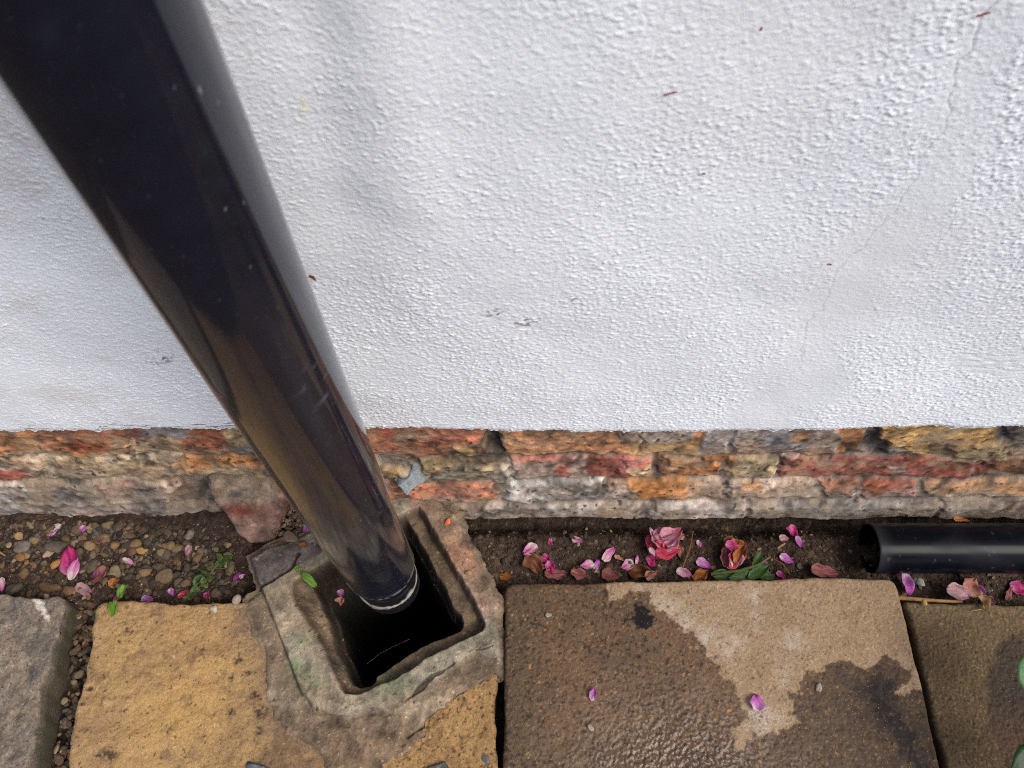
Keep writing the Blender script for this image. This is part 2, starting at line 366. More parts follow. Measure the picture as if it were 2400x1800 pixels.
# ================================================================== GULLY outlines (traced)
Z2 = Zp(500, 1100, 2.765)
HOLE = Z2((1250, 330), (1310, 420), (1370, 520), (1450, 690), (1500, 760), (1560, 900), (1610, 950), (1628, 1000), (1600, 1045), (1400, 1130), (1250, 1215), (1060, 1340), (1052, 1378), (1020, 1408), (960, 1414), (910, 1392), (870, 1340), (848, 1260), (800, 1180), (764, 1080), (740, 980), (700, 900), (662, 800), (640, 750), (660, 700), (800, 600), (1000, 480))
LEDGE = Z2((1330, 250), (1390, 330), (1440, 430), (1520, 560), (1600, 700), (1680, 840), (1722, 920), (1752, 1000), (1740, 1042), (1600, 1112), (1400, 1212), (1280, 1296), (1100, 1384), (1000, 1424), (930, 1452), (860, 1442), (820, 1390), (790, 1310), (740, 1210), (700, 1130), (640, 1030), (590, 960), (540, 880), (512, 800), (520, 730), (640, 660), (800, 540), (1050, 380))
RIM = Z2((1390, 150), (1560, 290), (1602, 370), (1650, 490), (1760, 680), (1830, 820), (1848, 862), (1830, 910), (1822, 960), (1850, 1100), (1868, 1180), (1866, 1250), (1700, 1190), (1500, 1320), (1300, 1440), (1100, 1540), (900, 1600), (740, 1590), (640, 1540), (560, 1420), (480, 1210), (400, 1000), (316, 790), (225, 572), (540, 448), (800, 330), (1100, 200))
HAUNCH = Z2((1390, 120), (1600, 290), (1660, 480), (1840, 810), (1866, 870), (1845, 960), (1868, 1100), (1884, 1200), (1874, 1345), (1830, 1352), (1690, 1450), (1500, 1570), (1400, 1660)) + [(1010, 1735), (960, 1760), (905, 1800), (870, 1900), (790, 1900), (755, 1795), (735, 1752), (700, 1735), (640, 1700)] + Z2((330, 1480), (300, 1370), (312, 1200), (232, 1060), (178, 920), (200, 850), (300, 790), (215, 570), (540, 400), (800, 250), (1100, 140))
ZR, ZL = .005, -.014
dx = .0010
xs = np.arange(-.335, .012, dx); ys = np.arange(.0, .322, dx)
ny, nx = len(ys), len(xs)
X, Y = np.meshgrid(xs, ys)
u0, v0 = proj(X, Y, np.full_like(X, ZR)); u1, v1 = proj(X, Y, np.full_like(X, ZL)); ug, vg = proj(X, Y, np.full_like(X, .001))
wob = 2.0 * gn(ny, nx, 18, 51) + 1.2 * gn(ny, nx, 6, 52)
dH = sdpoly(ug, vg, HAUNCH) + 1.3 * wob; dR = sdpoly(u0, v0, RIM) + .45 * wob
wo2 = 1.1 * gn(ny, nx, 26, 49) + .8 * gn(ny, nx, 7, 50)
dL = sdpoly(u0, v0, LEDGE) + wo2; dO = sdpoly(u1, v1, HOLE) + .8 * wo2
rough = fbm(ny, nx, 12, 53, 4, .6); big = gn(ny, nx, 50, 54)
front = ss(1500, 1560, vg - .25 * (1000 - ug))
G = -.003 + .0035 * ss(2, -14, dH) + .0022 * ss(0, -60, dH)
G += (.0045 + .0004 * big) * ss(5, -5, dR)
G += .00035 * rough * (1 + 1.1 * front) + .0003 * big
G = G * 1 + (ZL - G + .0012 * gn(ny, nx, 20, 55) + .0004 * rough) * ss(5 + 5 * (u0 < 800), -8 - 16 * (u0 < 800), dL)
G -= .04 * ss(2, -9, dO)
tile = ss(3, -3, sdpoly(u0, v0, Z2((225, 572), (540, 448), (720, 500), (690, 560), (480, 665), (320, 775), (290, 772))))
crk1 = sdline(ug, vg, Z2((300, 775), (380, 735), (470, 685), (520, 650), (545, 590), (560, 560)))
crk2 = sdline(ug, vg, Zp(600, 1400, 3.16)((1755, 365), (1690, 390), (1600, 400), (1500, 480), (1380, 560), (1310, 590), (1240, 660), (1120, 760), (1010, 850), (975, 865)))
crk3 = sdline(ug, vg, Zp(600, 1400, 3.16)((1785, 575), (1690, 610), (1620, 670), (1450, 790), (1240, 960), (1120, 1040)))
crk4 = sdline(ug, vg, Z2((316, 790), (400, 1000), (480, 1210), (560, 1430), (600, 1510)))
crk5 = sdline(ug, vg, Zp(600, 1400, 3.16)((480, 860), (590, 880), (610, 940), (690, 960), (740, 900), (830, 870), (980, 860)))
cr = np.maximum.reduce([ss(4, 1, crk1 + .6 * wob), .8 * ss(3.6, .8, crk2 + .8 * wob), .7 * ss(2.6, .6, crk3 + .4 * wob), .5 * ss(4, 1, crk4 + wob), .18 * ss(4, 1, crk5 + .6 * wob)])
G -= .0035 * cr
col = np.empty((ny, nx, 3)); col[:] = (128, 108, 90)
col = mixc(col, ss(-.5, 1.2, big) * .5, (112, 92, 76))
col = mixc(col, ss(6, -6, dR), (146, 134, 117))
right = ss(6, -6, dR) * ss(0, 30, ug - (1010 + .42 * (vg - 1240))) * ss(1470, 1420, vg)
right = ss(6, -6, dR) * (ug > 960) * ss(1480, 1420, vg)
col = mixc(col, right, (146, 120, 102)); col = mixc(col, right * np.exp(-((vg - 1305) / 40) ** 2) * .55, (148, 98, 74)); col = mixc(col, right * ss(.2, 1.4, tx(ny, nx, 30, 56)) * .6, (116, 86, 74))
col = mixc(col, tile, (106, 94, 90))
lz = ss(6, -6, dR) * (ug < 800) * (1 - tile)
col = mixc(col, lz * .6 * ss(-.3, .8, tx(ny, nx, 40, 57)), (150, 126, 104))
col = mixc(col, ss(1560, 1640, vg - .1 * (ug - 700)) * ss(8, -8, dH) * (1 - ss(1650, 1700, vg)) * .6, (156, 138, 118))
col = mixc(col, ss(1690, 1745, vg) * .8, (118, 96, 78))
col = mixc(col, ss(4, -6, dL), (116, 96, 78)); col = mixc(col, ss(4, -6, dL) * (ug < 800) * .7, (130, 110, 90))
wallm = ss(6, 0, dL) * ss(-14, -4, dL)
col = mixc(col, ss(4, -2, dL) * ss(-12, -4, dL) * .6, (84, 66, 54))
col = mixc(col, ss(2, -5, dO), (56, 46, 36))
for a, b, r, k in ((690, 1560, 14, .7), (705, 1585, 26, .35), (742, 1602, 20, .25), (905, 1592, 30, .4), (930, 1602, 26, .25), (712, 1500, 18, .3)):
    col = mixc(col, k * np.exp(-((ug - a) ** 2 + (vg - b) ** 2) / (r * r)), (104, 128, 84))
fleck = ss(1.9, 2.5, tx(ny, nx, 5, 58)); col = mixc(col, fleck * .7, (190, 174, 152))
dk = ss(1.8, 2.5, tx(ny, nx, 6, 59)); col = mixc(col, dk * .7, (60, 50, 42))
orr = ss(2.9, 3.4, tx(ny, nx, 9, 60)); col = mixc(col, orr * .8, (190, 100, 60))
col = mixc(col, .85 * cr, (50, 40, 34))
col = col * np.array((.975, 1.0, .99)) * (1 + .09 * rough + .06 * tx(ny, nx, 26, 61))[..., None]
keep = ((dH < 6) & (dO > -14))[:-1, :-1]
gul = empty('drain_gully', (-.11, .2, 0))
tag(gul, 'open square drain gully in a cracked mortar and clay surround below the downpipe', 'drain')
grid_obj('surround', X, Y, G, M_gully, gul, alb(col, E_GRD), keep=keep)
# shaft: the opening carried down, narrowing
hp = np.array([at_z(a, b, ZL)[:2] for a, b in HOLE]); 
def resample(p, n):
    q_ = np.vstack([p, p[:1]]); s = np.r_[0, np.cumsum(np.hypot(*np.diff(q_, axis=0).T))]
    t = np.linspace(0, s[-1], n, endpoint=False); return np.stack([np.interp(t, s, q_[:, 0]), np.interp(t, s, q_[:, 1])], 1)
hp = resample(hp, 220); hc = hp.mean(0)
lev = [(-.026, 1.012), (-.045, 1.0), (-.09, .97), (-.18, .93), (-.30, .90), (-.48, .88)]
nr = np.random.RandomState(5)
Xs = []; Ys = []; Zs = []
for zz, sc in np.array([(np.interp(t, [0, .2, .4, .6, .8, 1], [l_[0] for l_ in lev]), np.interp(t, [0, .2, .4, .6, .8, 1], [l_[1] for l_ in lev])) for t in np.linspace(0, 1, 60)]):
    p = hc + (hp - hc) * sc; Xs.append(p[:, 0]); Ys.append(p[:, 1]); Zs.append(np.full(len(p), zz))
Xs, Ys, Zs = [np.array(a) for a in (Xs, Ys, Zs)]
nz = gn(60, 220, 9, 62) * .0012
cx = Xs - hc[0]; cy = Ys - hc[1]; rr = np.hypot(cx, cy); Xs = Xs + cx / rr * nz; Ys = Ys + cy / rr * nz
Xs, Ys, Zs = [np.hstack([a, a[:, :1]]) for a in (Xs, Ys, Zs)]
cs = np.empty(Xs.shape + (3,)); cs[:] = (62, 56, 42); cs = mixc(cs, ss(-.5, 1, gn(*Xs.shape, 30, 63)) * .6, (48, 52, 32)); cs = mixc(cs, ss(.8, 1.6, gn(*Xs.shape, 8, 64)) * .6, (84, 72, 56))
cs = mixc(cs, ss(-.05, -.2, Zs), (30, 29, 22))  # walls darken with depth: the hole's shade is put into the colour
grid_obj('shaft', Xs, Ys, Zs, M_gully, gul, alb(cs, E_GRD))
pw = hc + (hp - hc) * .9
add_mesh('water', [(p[0], p[1], -.44) for p in pw], [list(range(len(pw)))], M_water, gul)

# ================================================================== GROUND
dx = .0018
xs = np.arange(-.86, .8601, dx); ys = np.arange(-.25, .352, dx)
ny, nx = len(ys), len(xs)
GX, GY = np.meshgrid(xs, ys)
GZ = -.030 + .0035 * gn(ny, nx, 40, 71) + .0016 * gn(ny, nx, 14, 72) + .0011 * gn(ny, nx, 5, 73) + .0006 * gn(ny, nx, 3, 74)
GZ -= .032 * ss(.284, .312, GY) * ss(-.12, -.04, GX)
GZ += .006 * ss(.28, .31, GY) * ss(-.2, -.26, GX)                         # hollow under the brickwork
GZ += .010 * ss(.02, -.08, np.abs(GX + .28) - .02) * ss(.24, .27, GY) * 0
GZ -= .014 * np.exp(-((GX - .362) / .022) ** 2 - ((GY - .27) / .03) ** 2)    # scoop before the pipe end
GZ -= .012 * ss(.23, .20, GY)
ug, vg = proj(GX, GY, GZ)
col = np.empty((ny, nx, 3)); col[:] = (70, 56, 47)
col = mixc(col, ss(-.3, 1.2, tx(ny, nx, 30, 75)) * .5, (54, 43, 37)); col = mixc(col, ss(.5, 1.6, tx(ny, nx, 9, 76)) * .55, (98, 80, 66))
col = mixc(col, ss(1.2, 2., tx(ny, nx, 4, 77)) * .7, (138, 116, 94)); col = mixc(col, ss(1.0, 2., tx(ny, nx, 6, 78)) * .6, (40, 32, 28))
dust = np.exp(-((GX - .0) / .06) ** 2 - ((GY - .262) / .03) ** 2); col = mixc(col, dust * .4, (112, 96, 86))
dO = sdpoly(ug, vg, HOLE); keep = (dO > 16)[:-1, :-1]
z0 = -.034
def gq(x0, y0, x1, y1): return np.array([(x0, y0, z0), (x1, y0, z0), (x1, y1, z0), (x0, y1, z0)]), [[0, 1, 2, 3]], alb((74, 62, 50), E_GRD)
a0, a1, c0, c1 = xs[0], xs[-1], ys[0], ys[-1]
ground = grid_obj('ground', GX, GY, GZ, M_soil, None, alb(col, E_GRD), keep=keep, extra=[gq(-60, -60, 60, c0), gq(-60, c0, a0, c1), gq(a1, c0, 60, c1)])
tag(ground, 'dark damp soil strip between the brickwork and the paving', 'soil', kind='structure')
def soil_z(x, y, r=0.):
    i = int(round((y - ys[0]) / dx)); j = int(round((x - xs[0]) / dx)); k = int(r / dx)
    i = min(max(i, 0), ny - 1); j = min(max(j, 0), nx - 1)
    return GZ[max(i - k, 0):i + k + 1, max(j - k, 0):j + k + 1].max() if k else GZ[i, j]
soil_x, soil_y = xs, ys

# ================================================================== PAVING SLABS
def slab(name, label, cor, zt, thick, colf, mt, r=.004, rc=.008, step=.0010, seed=0, relief=.0005, wobble=.0012, cut=None, group='paving slabs along the wall'):
    BL, BR, FR, FL = [np.array(c_, float) for c_ in cor]
    Ls = max(np.linalg.norm(BR - BL), np.linalg.norm(FR - FL)); Lt = max(np.linalg.norm(BL - FL), np.linalg.norm(BR - FR))
    ns, nt_ = int(Ls / step), int(Lt / step); k = 14
    dr = np.linspace(thick, 0, k, endpoint=False)
    s = np.r_[np.zeros(k), np.linspace(0, 1, ns), np.ones(k)]; ds_ = np.r_[dr, np.zeros(ns), dr[::-1]]
    t = np.r_[np.zeros(k), np.linspace(0, 1, nt_), np.ones(k)]; dt_ = np.r_[dr, np.zeros(nt_), dr[::-1]]
    Sg, Tg = np.meshgrid(s, t); D = np.maximum(ds_[None, :], dt_[:, None])
    ny, nx = Sg.shape
    a = (.5 - np.abs(Sg - .5)) * Ls; b = (.5 - np.abs(Tg - .5)) * Lt
    A_, B_ = np.maximum(rc - a, 0), np.maximum(rc - b, 0)
    L_ = np.hypot(A_, B_); k_ = np.where(L_ > 1e-9, np.maximum(A_, B_) / np.maximum(L_, 1e-9), 1)
    both = (A_ > 0) & (B_ > 0)
    a2 = np.where(both, rc - A_ * k_, a); b2 = np.where(both, rc - B_ * k_, b)
    Sg = np.where(Sg < .5, a2 / Ls, 1 - a2 / Ls); Tg = np.where(Tg < .5, b2 / Lt, 1 - b2 / Lt)
    d = np.where(both, rc - np.maximum(A_, B_), np.minimum(a, b))          # distance to the edge
    xy = FL * (1 - Sg[..., None]) * (1 - Tg[..., None]) + FR * Sg[..., None] * (1 - Tg[..., None]) + BR * Sg[..., None] * Tg[..., None] + BL * (1 - Sg[..., None]) * Tg[..., None]
    X, Y = xy[..., 0], xy[..., 1]
    e = np.exp(-d / .006)
    X = X + wobble * e * (gn(ny, nx, 40, seed + 1) + .35 * gn(ny, nx, 10, seed + 2)); Y = Y + wobble * e * (gn(ny, nx, 40, seed + 3) + .35 * gn(ny, nx, 10, seed + 4))
    q_ = np.clip(1 - d / r, 0, 1)
    Zg = zt - r * (1 - np.sqrt(np.maximum(1 - q_ * q_, 0))) * (D == 0) - (D > 0) * (r + D)
    n_ = fbm(ny, nx, 16, seed + 5, 4, .65)
    Zg = Zg + relief * n_ * (D == 0) + .0008 * gn(ny, nx, 120, seed + 6) * (D == 0)
    chip = ss(1.2, 2.2, gn(ny, nx, 14, seed + 7)) * np.exp(-d / .004); Zg = Zg - .003 * chip * (D == 0)
    u, v = proj(X, Y, np.full_like(X, zt))
    side = np.clip(D / thick * 3, 0, 1)
    col, wet, hz = colf(u, v, ny, nx, side)
    Zg = Zg + hz * (D == 0)
    keep = None
    if cut is not None: keep = (sdpoly(u, v, cut) > -12)[:-1, :-1]
    o = grid_obj(name, X, Y, Zg, mt, None, alb(col, E_GRD), {'wet': wet * (D == 0)}, keep)
    tag(o, label, 'paving slab', group); return o
def P2(u, v, z=0.): return at_z(u, v, z)[:2]
YF = -.19
def down(p, q_, y=YF):                            # carry the line p->q on to world y
    p, q_ = np.array(p), np.array(q_); t = (y - p[1]) / (q_[1] - p[1]); return p + (q_ - p) * t

def grey_col(u, v, ny, nx, side):
    c = np.empty((ny, nx, 3)); c[:] = (132, 118, 103)
    c = mixc(c, ss(-.3, 1.3, tx(ny, nx, 60, 81)) * .6, (118, 108, 98)); c = mixc(c, ss(.2, 1.5, tx(ny, nx, 12, 82)) * .6, (158, 142, 122)); c = mixc(c, ss(.3, 1.5, tx(ny, nx, 10, 83)) * .6, (92, 84, 76))
    c = mixc(c, ss(1.2, 2, tx(ny, nx, 4, 84)) * .7, (180, 164, 142)); c = mixc(c, ss(1.2, 2., tx(ny, nx, 4, 85)) * .7, (66, 60, 54))
    m = ss(4, -4, sdpoly(u, v, [(68, 1388), (92, 1392), (112, 1440), (113, 1452), (98, 1442), (82, 1412)]) + 2 * tx(ny, nx, 8, 86)); c = mixc(c, m, (206, 198, 186))
    m = ss(5, -5, sdpoly(u, v, [(92, 1390), (122, 1392), (110, 1412), (98, 1410)]) + 2 * tx(ny, nx, 8, 87)); c = mixc(c, m * .7, (88, 88, 86))
    m = np.exp(-((u - 80) / 13) ** 4 - ((v - 1585) / 17) ** 4); c = mixc(c, m * .75, (92, 90, 88))
    m = ss(.8, 1.6, tx(ny, nx, 22, 88)) * .5; c = mixc(c, m, (96, 92, 88))
    c = mixc(c, side * .9, (98, 93, 76)); c = mixc(c, ss(.75, 1, side) * .5, (78, 70, 56))
    return c, np.zeros((ny, nx)), np.zeros((ny, nx))
gBR, gFRp = P2(154, 1397), P2(68, 1790)
slab('paving_slab', 'rough grey stone slab with a white mark, at the far left', [P2(-420, 1386), gBR, down(gBR, gFRp), (-.72, YF)], .002, .040, grey_col, M_stone, .0035, .012, seed=100, relief=.0008, wobble=.0016)

def yel_col(u, v, ny, nx, side):
    c = np.empty((ny, nx, 3)); c[:] = (168, 136, 95)
    mid = np.exp(-(((u - 430) / 170) ** 2) - ((v - 1640) / 190) ** 2)
    c = mixc(c, mid * .85, (184, 147, 92)); c = mixc(c, ss(-.2, 1.3, tx(ny, nx, 55, 91)) * .55, (150, 118, 86)); c = mixc(c, ss(.3, 1.6, tx(ny, nx, 30, 92)) * .5, (184, 148, 94))
    c = mixc(c, ss(.9, 2, tx(ny, nx, 14, 93)) * .5, (120, 96, 72))
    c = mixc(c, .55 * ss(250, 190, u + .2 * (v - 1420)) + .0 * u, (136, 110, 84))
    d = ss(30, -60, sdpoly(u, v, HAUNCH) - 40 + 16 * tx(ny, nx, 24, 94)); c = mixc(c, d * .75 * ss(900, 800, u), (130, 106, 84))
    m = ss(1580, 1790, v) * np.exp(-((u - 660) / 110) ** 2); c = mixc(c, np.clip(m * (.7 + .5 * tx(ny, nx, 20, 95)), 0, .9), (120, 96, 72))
    rt = ss(860, 930, u); c = mixc(c, rt, (166, 130, 84)); c = mixc(c, rt * ss(.1, 1.4, tx(ny, nx, 12, 96)) * .7, (124, 98, 66)); c = mixc(c, rt * ss(1105, 1165, u) * .4, (136, 108, 72))
    c = mixc(c, rt * ss(1.0, 1.8, tx(ny, nx, 5, 97)) * .75, (74, 58, 42))
    c = mixc(c, ss(1.7, 2.3, tx(ny, nx, 5, 98)) * .7, (72, 58, 44)); c = mixc(c, ss(2.2, 2.8, tx(ny, nx, 6, 99)) * .7, (206, 186, 148))
    k = np.zeros((ny, nx))
    for a, b, rx, ry in ((595, 1628, 13, 9), (607, 1665, 14, 16), (541, 1668, 9, 10), (556, 1548, 12, 8), (603, 1712, 10, 10), (580, 1575, 8, 5), (298, 1474, 5, 3), (281, 1503, 4, 4), (210, 1614, 9, 5), (195, 1650, 8, 4), (475, 1522, 4, 4), (540, 1590, 6, 8), (250, 1770, 26, 14), (300, 1480, 12, 2)):
        k = np.maximum(k, np.exp(-(((u - a) / rx) ** 2 + ((v - b) / ry) ** 2) ** 1.5))
    c = mixc(c, np.clip(k * (.7 + .5 * tx(ny, nx, 5, 102)), 0, .9), (66, 54, 44))
    h = -.0015 * np.clip(k, 0, 1)
    for a, b, r_ in ((252, 1647, 12), (304, 1641, 7)):
        g = np.exp(-(((u - a) / r_) ** 2 + ((v - b) / (r_ * .9)) ** 2) ** 2); h = h + .0022 * g; c = mixc(c, g * .6, (196, 160, 112))
    h = h + .0007 * tx(ny, nx, 26, 103, 1.6, .9)
    c = mixc(c, side * .7, (96, 80, 58)); return c, np.zeros((ny, nx)), h
yBL, yFL, yBR, yFR = P2(226, 1412), P2(153, 1800), P2(1164, 1404), P2(1166, 1800)
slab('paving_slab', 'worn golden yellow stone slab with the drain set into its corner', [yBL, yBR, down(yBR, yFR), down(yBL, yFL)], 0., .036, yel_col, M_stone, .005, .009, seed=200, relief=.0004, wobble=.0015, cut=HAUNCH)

Z7, Z8 = Zp(1100, 1300, 3.16), Zp(1700, 1300, 3.16)
WET1 = [(1150, 1340)] + Z7((930, 150), (960, 190), (1000, 250), (1040, 310), (1090, 335), (1140, 330), (1170, 285), (1210, 270), (1260, 280), (1330, 300), (1350, 350), (1370, 400), (1410, 425), (1460, 418), (1520, 490), (1600, 570), (1660, 570), (1700, 640), (1740, 710), (1800, 770), (1860, 830), (1860, 880), (1960, 950), (1990, 1010), (1990, 1090), (2050, 1150), (2075, 1210), (2020, 1250), (1950, 1300), (1980, 1370), (1975, 1420), (2000, 1455), (2045, 1450), (2060, 1390)) + Z8((170, 1385), (220, 1345), (330, 1340), (480, 1280), (545, 1245), (530, 1215), (465, 1190), (500, 1130), (510, 1095), (480, 1070), (475, 1020), (535, 1010), (560, 930), (620, 870), (720, 850), (800, 790), (900, 790), (950, 800), (990, 830), (1050, 850), (1110, 810), (1160, 760), (1210, 745), (1300, 790), (1350, 850), (1355, 920), (1335, 965), (1270, 975), (1255, 1035), (1340, 1050), (1365, 1000), (1440, 985), (1500, 1010)) + [(2300, 1900), (2300, 2600), (1000, 2600), (1000, 1340)]
def big_col(u, v, ny, nx, side):
    c = np.empty((ny, nx, 3)); c[:] = (156, 130, 102)
    c = mixc(c, ss(-.3, 1.4, tx(ny, nx, 50, 111)) * .5, (166, 142, 114)); c = mixc(c, ss(.2, 1.6, tx(ny, nx, 30, 112)) * .4, (140, 116, 90))
    pale = np.zeros((ny, nx))
    for a, b, r_ in ((1560, 1430, 36), (1600, 1470, 34), (1650, 1500, 40), (1720, 1510, 36), (1770, 1450, 24), (1850, 1510, 30), (1760, 1395, 26), (1840, 1590, 26), (1780, 1690, 50), (1520, 1385, 30)):
        pale = np.maximum(pale, np.exp(-((u - a) ** 2 + (v - b) ** 2) / r_ ** 2))
    c = mixc(c, np.clip(pale * (.55 + .35 * tx(ny, nx, 14, 113)), 0, .85), (186, 172, 156))
    c = mixc(c, ss(.9, 1.8, tx(ny, nx, 4, 114)) * .6, (190, 166, 132)); c = mixc(c, ss(1.0, 1.8, tx(ny, nx, 4, 115)) * .55, (100, 82, 64))
    c = mixc(c, ss(2.3, 2.7, tx(ny, nx, 8, 116)) * .8, (90, 84, 82))
    c = mixc(c, .4 * ss(1980, 2120, u) * ss(1560, 1380, v), (134, 114, 90))
    d = sdpoly(u, v, WET1) + 3.5 * tx(ny, nx, 10, 117) + 1.5 * tx(ny, nx, 5, 118)
    wet = ss(3, -3, d); inner = ss(0, -22, d)
    wc = np.empty((ny, nx, 3)); wc[:] = (100, 76, 53)
    wc = mixc(wc, ss(-.4, 1.3, tx(ny, nx, 60, 119)) * .6, (114, 87, 60)); wc = mixc(wc, ss(.2, 1.6, tx(ny, nx, 26, 120)) * .5, (82, 63, 46))
    wc = mixc(wc, ss(1330, 1200, u + .1 * (v - 1400)) * .55, (76, 62, 44)); wc = mixc(wc, ss(1780, 1950, u) * ss(1540, 1640, v) * .65, (72, 57, 41))
    wc = mixc(wc, ss(1.2, 2.0, tx(ny, nx, 4, 121)) * .6, (158, 128, 92)); wc = mixc(wc, ss(.6, 1.7, tx(ny, nx, 5, 122)) * .75, (44, 35, 27))
    wc = mixc(wc, ss(2.3, 2.7, tx(ny, nx, 7, 123)) * .8, (176, 128, 82))
    dkr = ss(1.1, 2.0, tx(ny, nx, 7, 124)); st = np.exp(-((u - 1490) / 60) ** 2 - ((v - 1530) / 60) ** 2) + .7 * np.exp(-((u - 1240) / 60) ** 2 - ((v - 1680) / 160) ** 2) + .5 * np.exp(-((u - 1580) / 90) ** 2 - ((v - 1620) / 60) ** 2)
    wc = mixc(wc, np.clip(dkr * st, 0, 1) * .85, (34, 28, 25))
    blk = ss(4, -4, sdpoly(u, v, Z7((1220, 370), (1255, 362), (1300, 400), (1320, 430), (1362, 460), (1360, 500), (1340, 540), (1280, 548), (1235, 520), (1205, 480), (1225, 430))) + 4 * tx(ny, nx, 7, 125))
    sp_ = ss(.5, 1.3, tx(ny, nx, 6, 126)) * (np.exp(-((u - 1475) / 20) ** 2 - ((v - 1458) / 14) ** 2) + np.exp(-((u - 1422) / 14) ** 2 - ((v - 1412) / 14) ** 2) + np.exp(-((u - 1245) / 14) ** 2 - ((v - 1460) / 10) ** 2))
    wc = mixc(wc, np.clip(np.maximum(blk, sp_), 0, 1) * .95, (20, 19, 20))
    tr = sdline(u, v, Z8((1090, 960), (1130, 1080), (1180, 1160), (1250, 1250), (1330, 1360), (1400, 1480), (1450, 1600)))
    blk2 = ss(26, 6, tr + 9 * tx(ny, nx, 8, 127)); dk2 = np.exp(-(tr / 75.) ** 2)
    b3_ = np.exp(-((u - 2083) / 14) ** 2 - ((v - 1608) / 12) ** 2) + np.exp(-((u - 2050) / 10) ** 2 - ((v - 1610) / 10) ** 2)
    wc = mixc(wc, np.clip(dk2 * (.55 + .35 * tx(ny, nx, 12, 128)), 0, .9), (54, 43, 38)); wc = mixc(wc, np.clip(np.maximum(blk2 * ss(1590, 1640, v), b3_ * 1.2), 0, 1) * .85, (30, 26, 26))
    c = mixc(c, wet, wc)
    pud = wet * np.exp(-((u - 1580) / 240) ** 2 - ((v - 1830) / 190) ** 2)
    h = .00045 * gn(ny, nx, 2.6, 129) * pud + .0003 * pud * gn(ny, nx, 1.6, 130) + .00016 * tx(ny, nx, 5, 131) - .0008 * dkr * st
    wt = wet * .22 + .85 * pud
    c = mixc(c, side * .6, (92, 78, 60))
    wt = wt * (1 - .75 * np.clip(dk2, 0, 1) * ss(1980, 2040, u))
    wt = wt * (1 - .9 * np.clip(np.maximum(blk, sp_), 0, 1))
    return c, np.clip(wt, 0, 1), h
bBL, bFL = P2(1184, 1368), P2(1181, 1800); bBR, bFR = P2(2096, 1354), P2(2206, 1800)
slab('paving_slab', 'buff concrete slab with a large wet stain and a black tarry blotch', [bBL, bBR, down(bBR, bFR), down(bBL, bFL)], .002, .038, big_col, M_slab, .004, .010, seed=300, relief=.00025, wobble=.0006)

WET2 = Z8((2300, 600), (2150, 630), (2050, 645), (1985, 720), (1955, 850), (1950, 1000), (1925, 1120), (1950, 1250), (1990, 1330), (2040, 1430), (2080, 1500), (2110, 1700), (2400, 1700))
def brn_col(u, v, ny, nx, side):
    c = np.empty((ny, nx, 3)); c[:] = (102, 84, 60)  # olive tones set darker overall: corner vignetting carried in the slab colour
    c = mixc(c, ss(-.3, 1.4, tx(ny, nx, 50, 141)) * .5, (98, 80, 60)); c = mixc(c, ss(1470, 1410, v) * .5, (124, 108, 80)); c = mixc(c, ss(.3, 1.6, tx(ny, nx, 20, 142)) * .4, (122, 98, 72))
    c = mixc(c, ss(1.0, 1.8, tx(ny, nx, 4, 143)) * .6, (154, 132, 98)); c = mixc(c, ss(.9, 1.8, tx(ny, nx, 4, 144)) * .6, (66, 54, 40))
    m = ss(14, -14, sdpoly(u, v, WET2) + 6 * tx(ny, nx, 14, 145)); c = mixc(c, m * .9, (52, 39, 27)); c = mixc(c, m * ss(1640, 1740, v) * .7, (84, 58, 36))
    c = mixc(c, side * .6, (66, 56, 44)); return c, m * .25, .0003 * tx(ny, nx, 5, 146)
wBL, wFL = P2(2128, 1410), P2(2222, 1800); wBR = P2(3080, 1424)
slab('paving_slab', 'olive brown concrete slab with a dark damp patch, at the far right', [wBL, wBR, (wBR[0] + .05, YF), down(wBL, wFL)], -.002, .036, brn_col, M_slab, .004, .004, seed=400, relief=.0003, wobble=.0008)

# ================================================================== DOWNPIPE
AX, AY, RP = -.1290, .2290, .0338
dp = empty('downpipe', (AX, AY, 0)); tag(dp, 'glossy black round downpipe running down the white wall into the open drain', 'downpipe')
def lean(z): return -.019 * np.maximum(np.asarray(z) - .06, 0)
def bend(z): return .004 * np.clip((.16 - z) / .16, 0, 1) ** 2
def tube(name, prof, colf, mt, parent, nseg=192):
    """surface of revolution about the pipe's axis: prof is a list of (radius, z)"""
    pr = np.array(prof); th = np.linspace(0, 2 * math.pi, nseg + 1)
    T, I = np.meshgrid(th, np.arange(len(pr)))
    R_, Z_ = pr[:, 0][I], pr[:, 1][I]
    bx = bend(Z_)
    X, Y = AX + bx + R_ * np.cos(T), AY - bx * .5 + lean(Z_) + R_ * np.sin(T)
    u, v = proj(X, Y, Z_); col, wt = colf(u, v, T, Z_)
    return grid_obj(name, X, Y, Z_, mt, parent, alb(col, E_GRD), {'wet': wt})
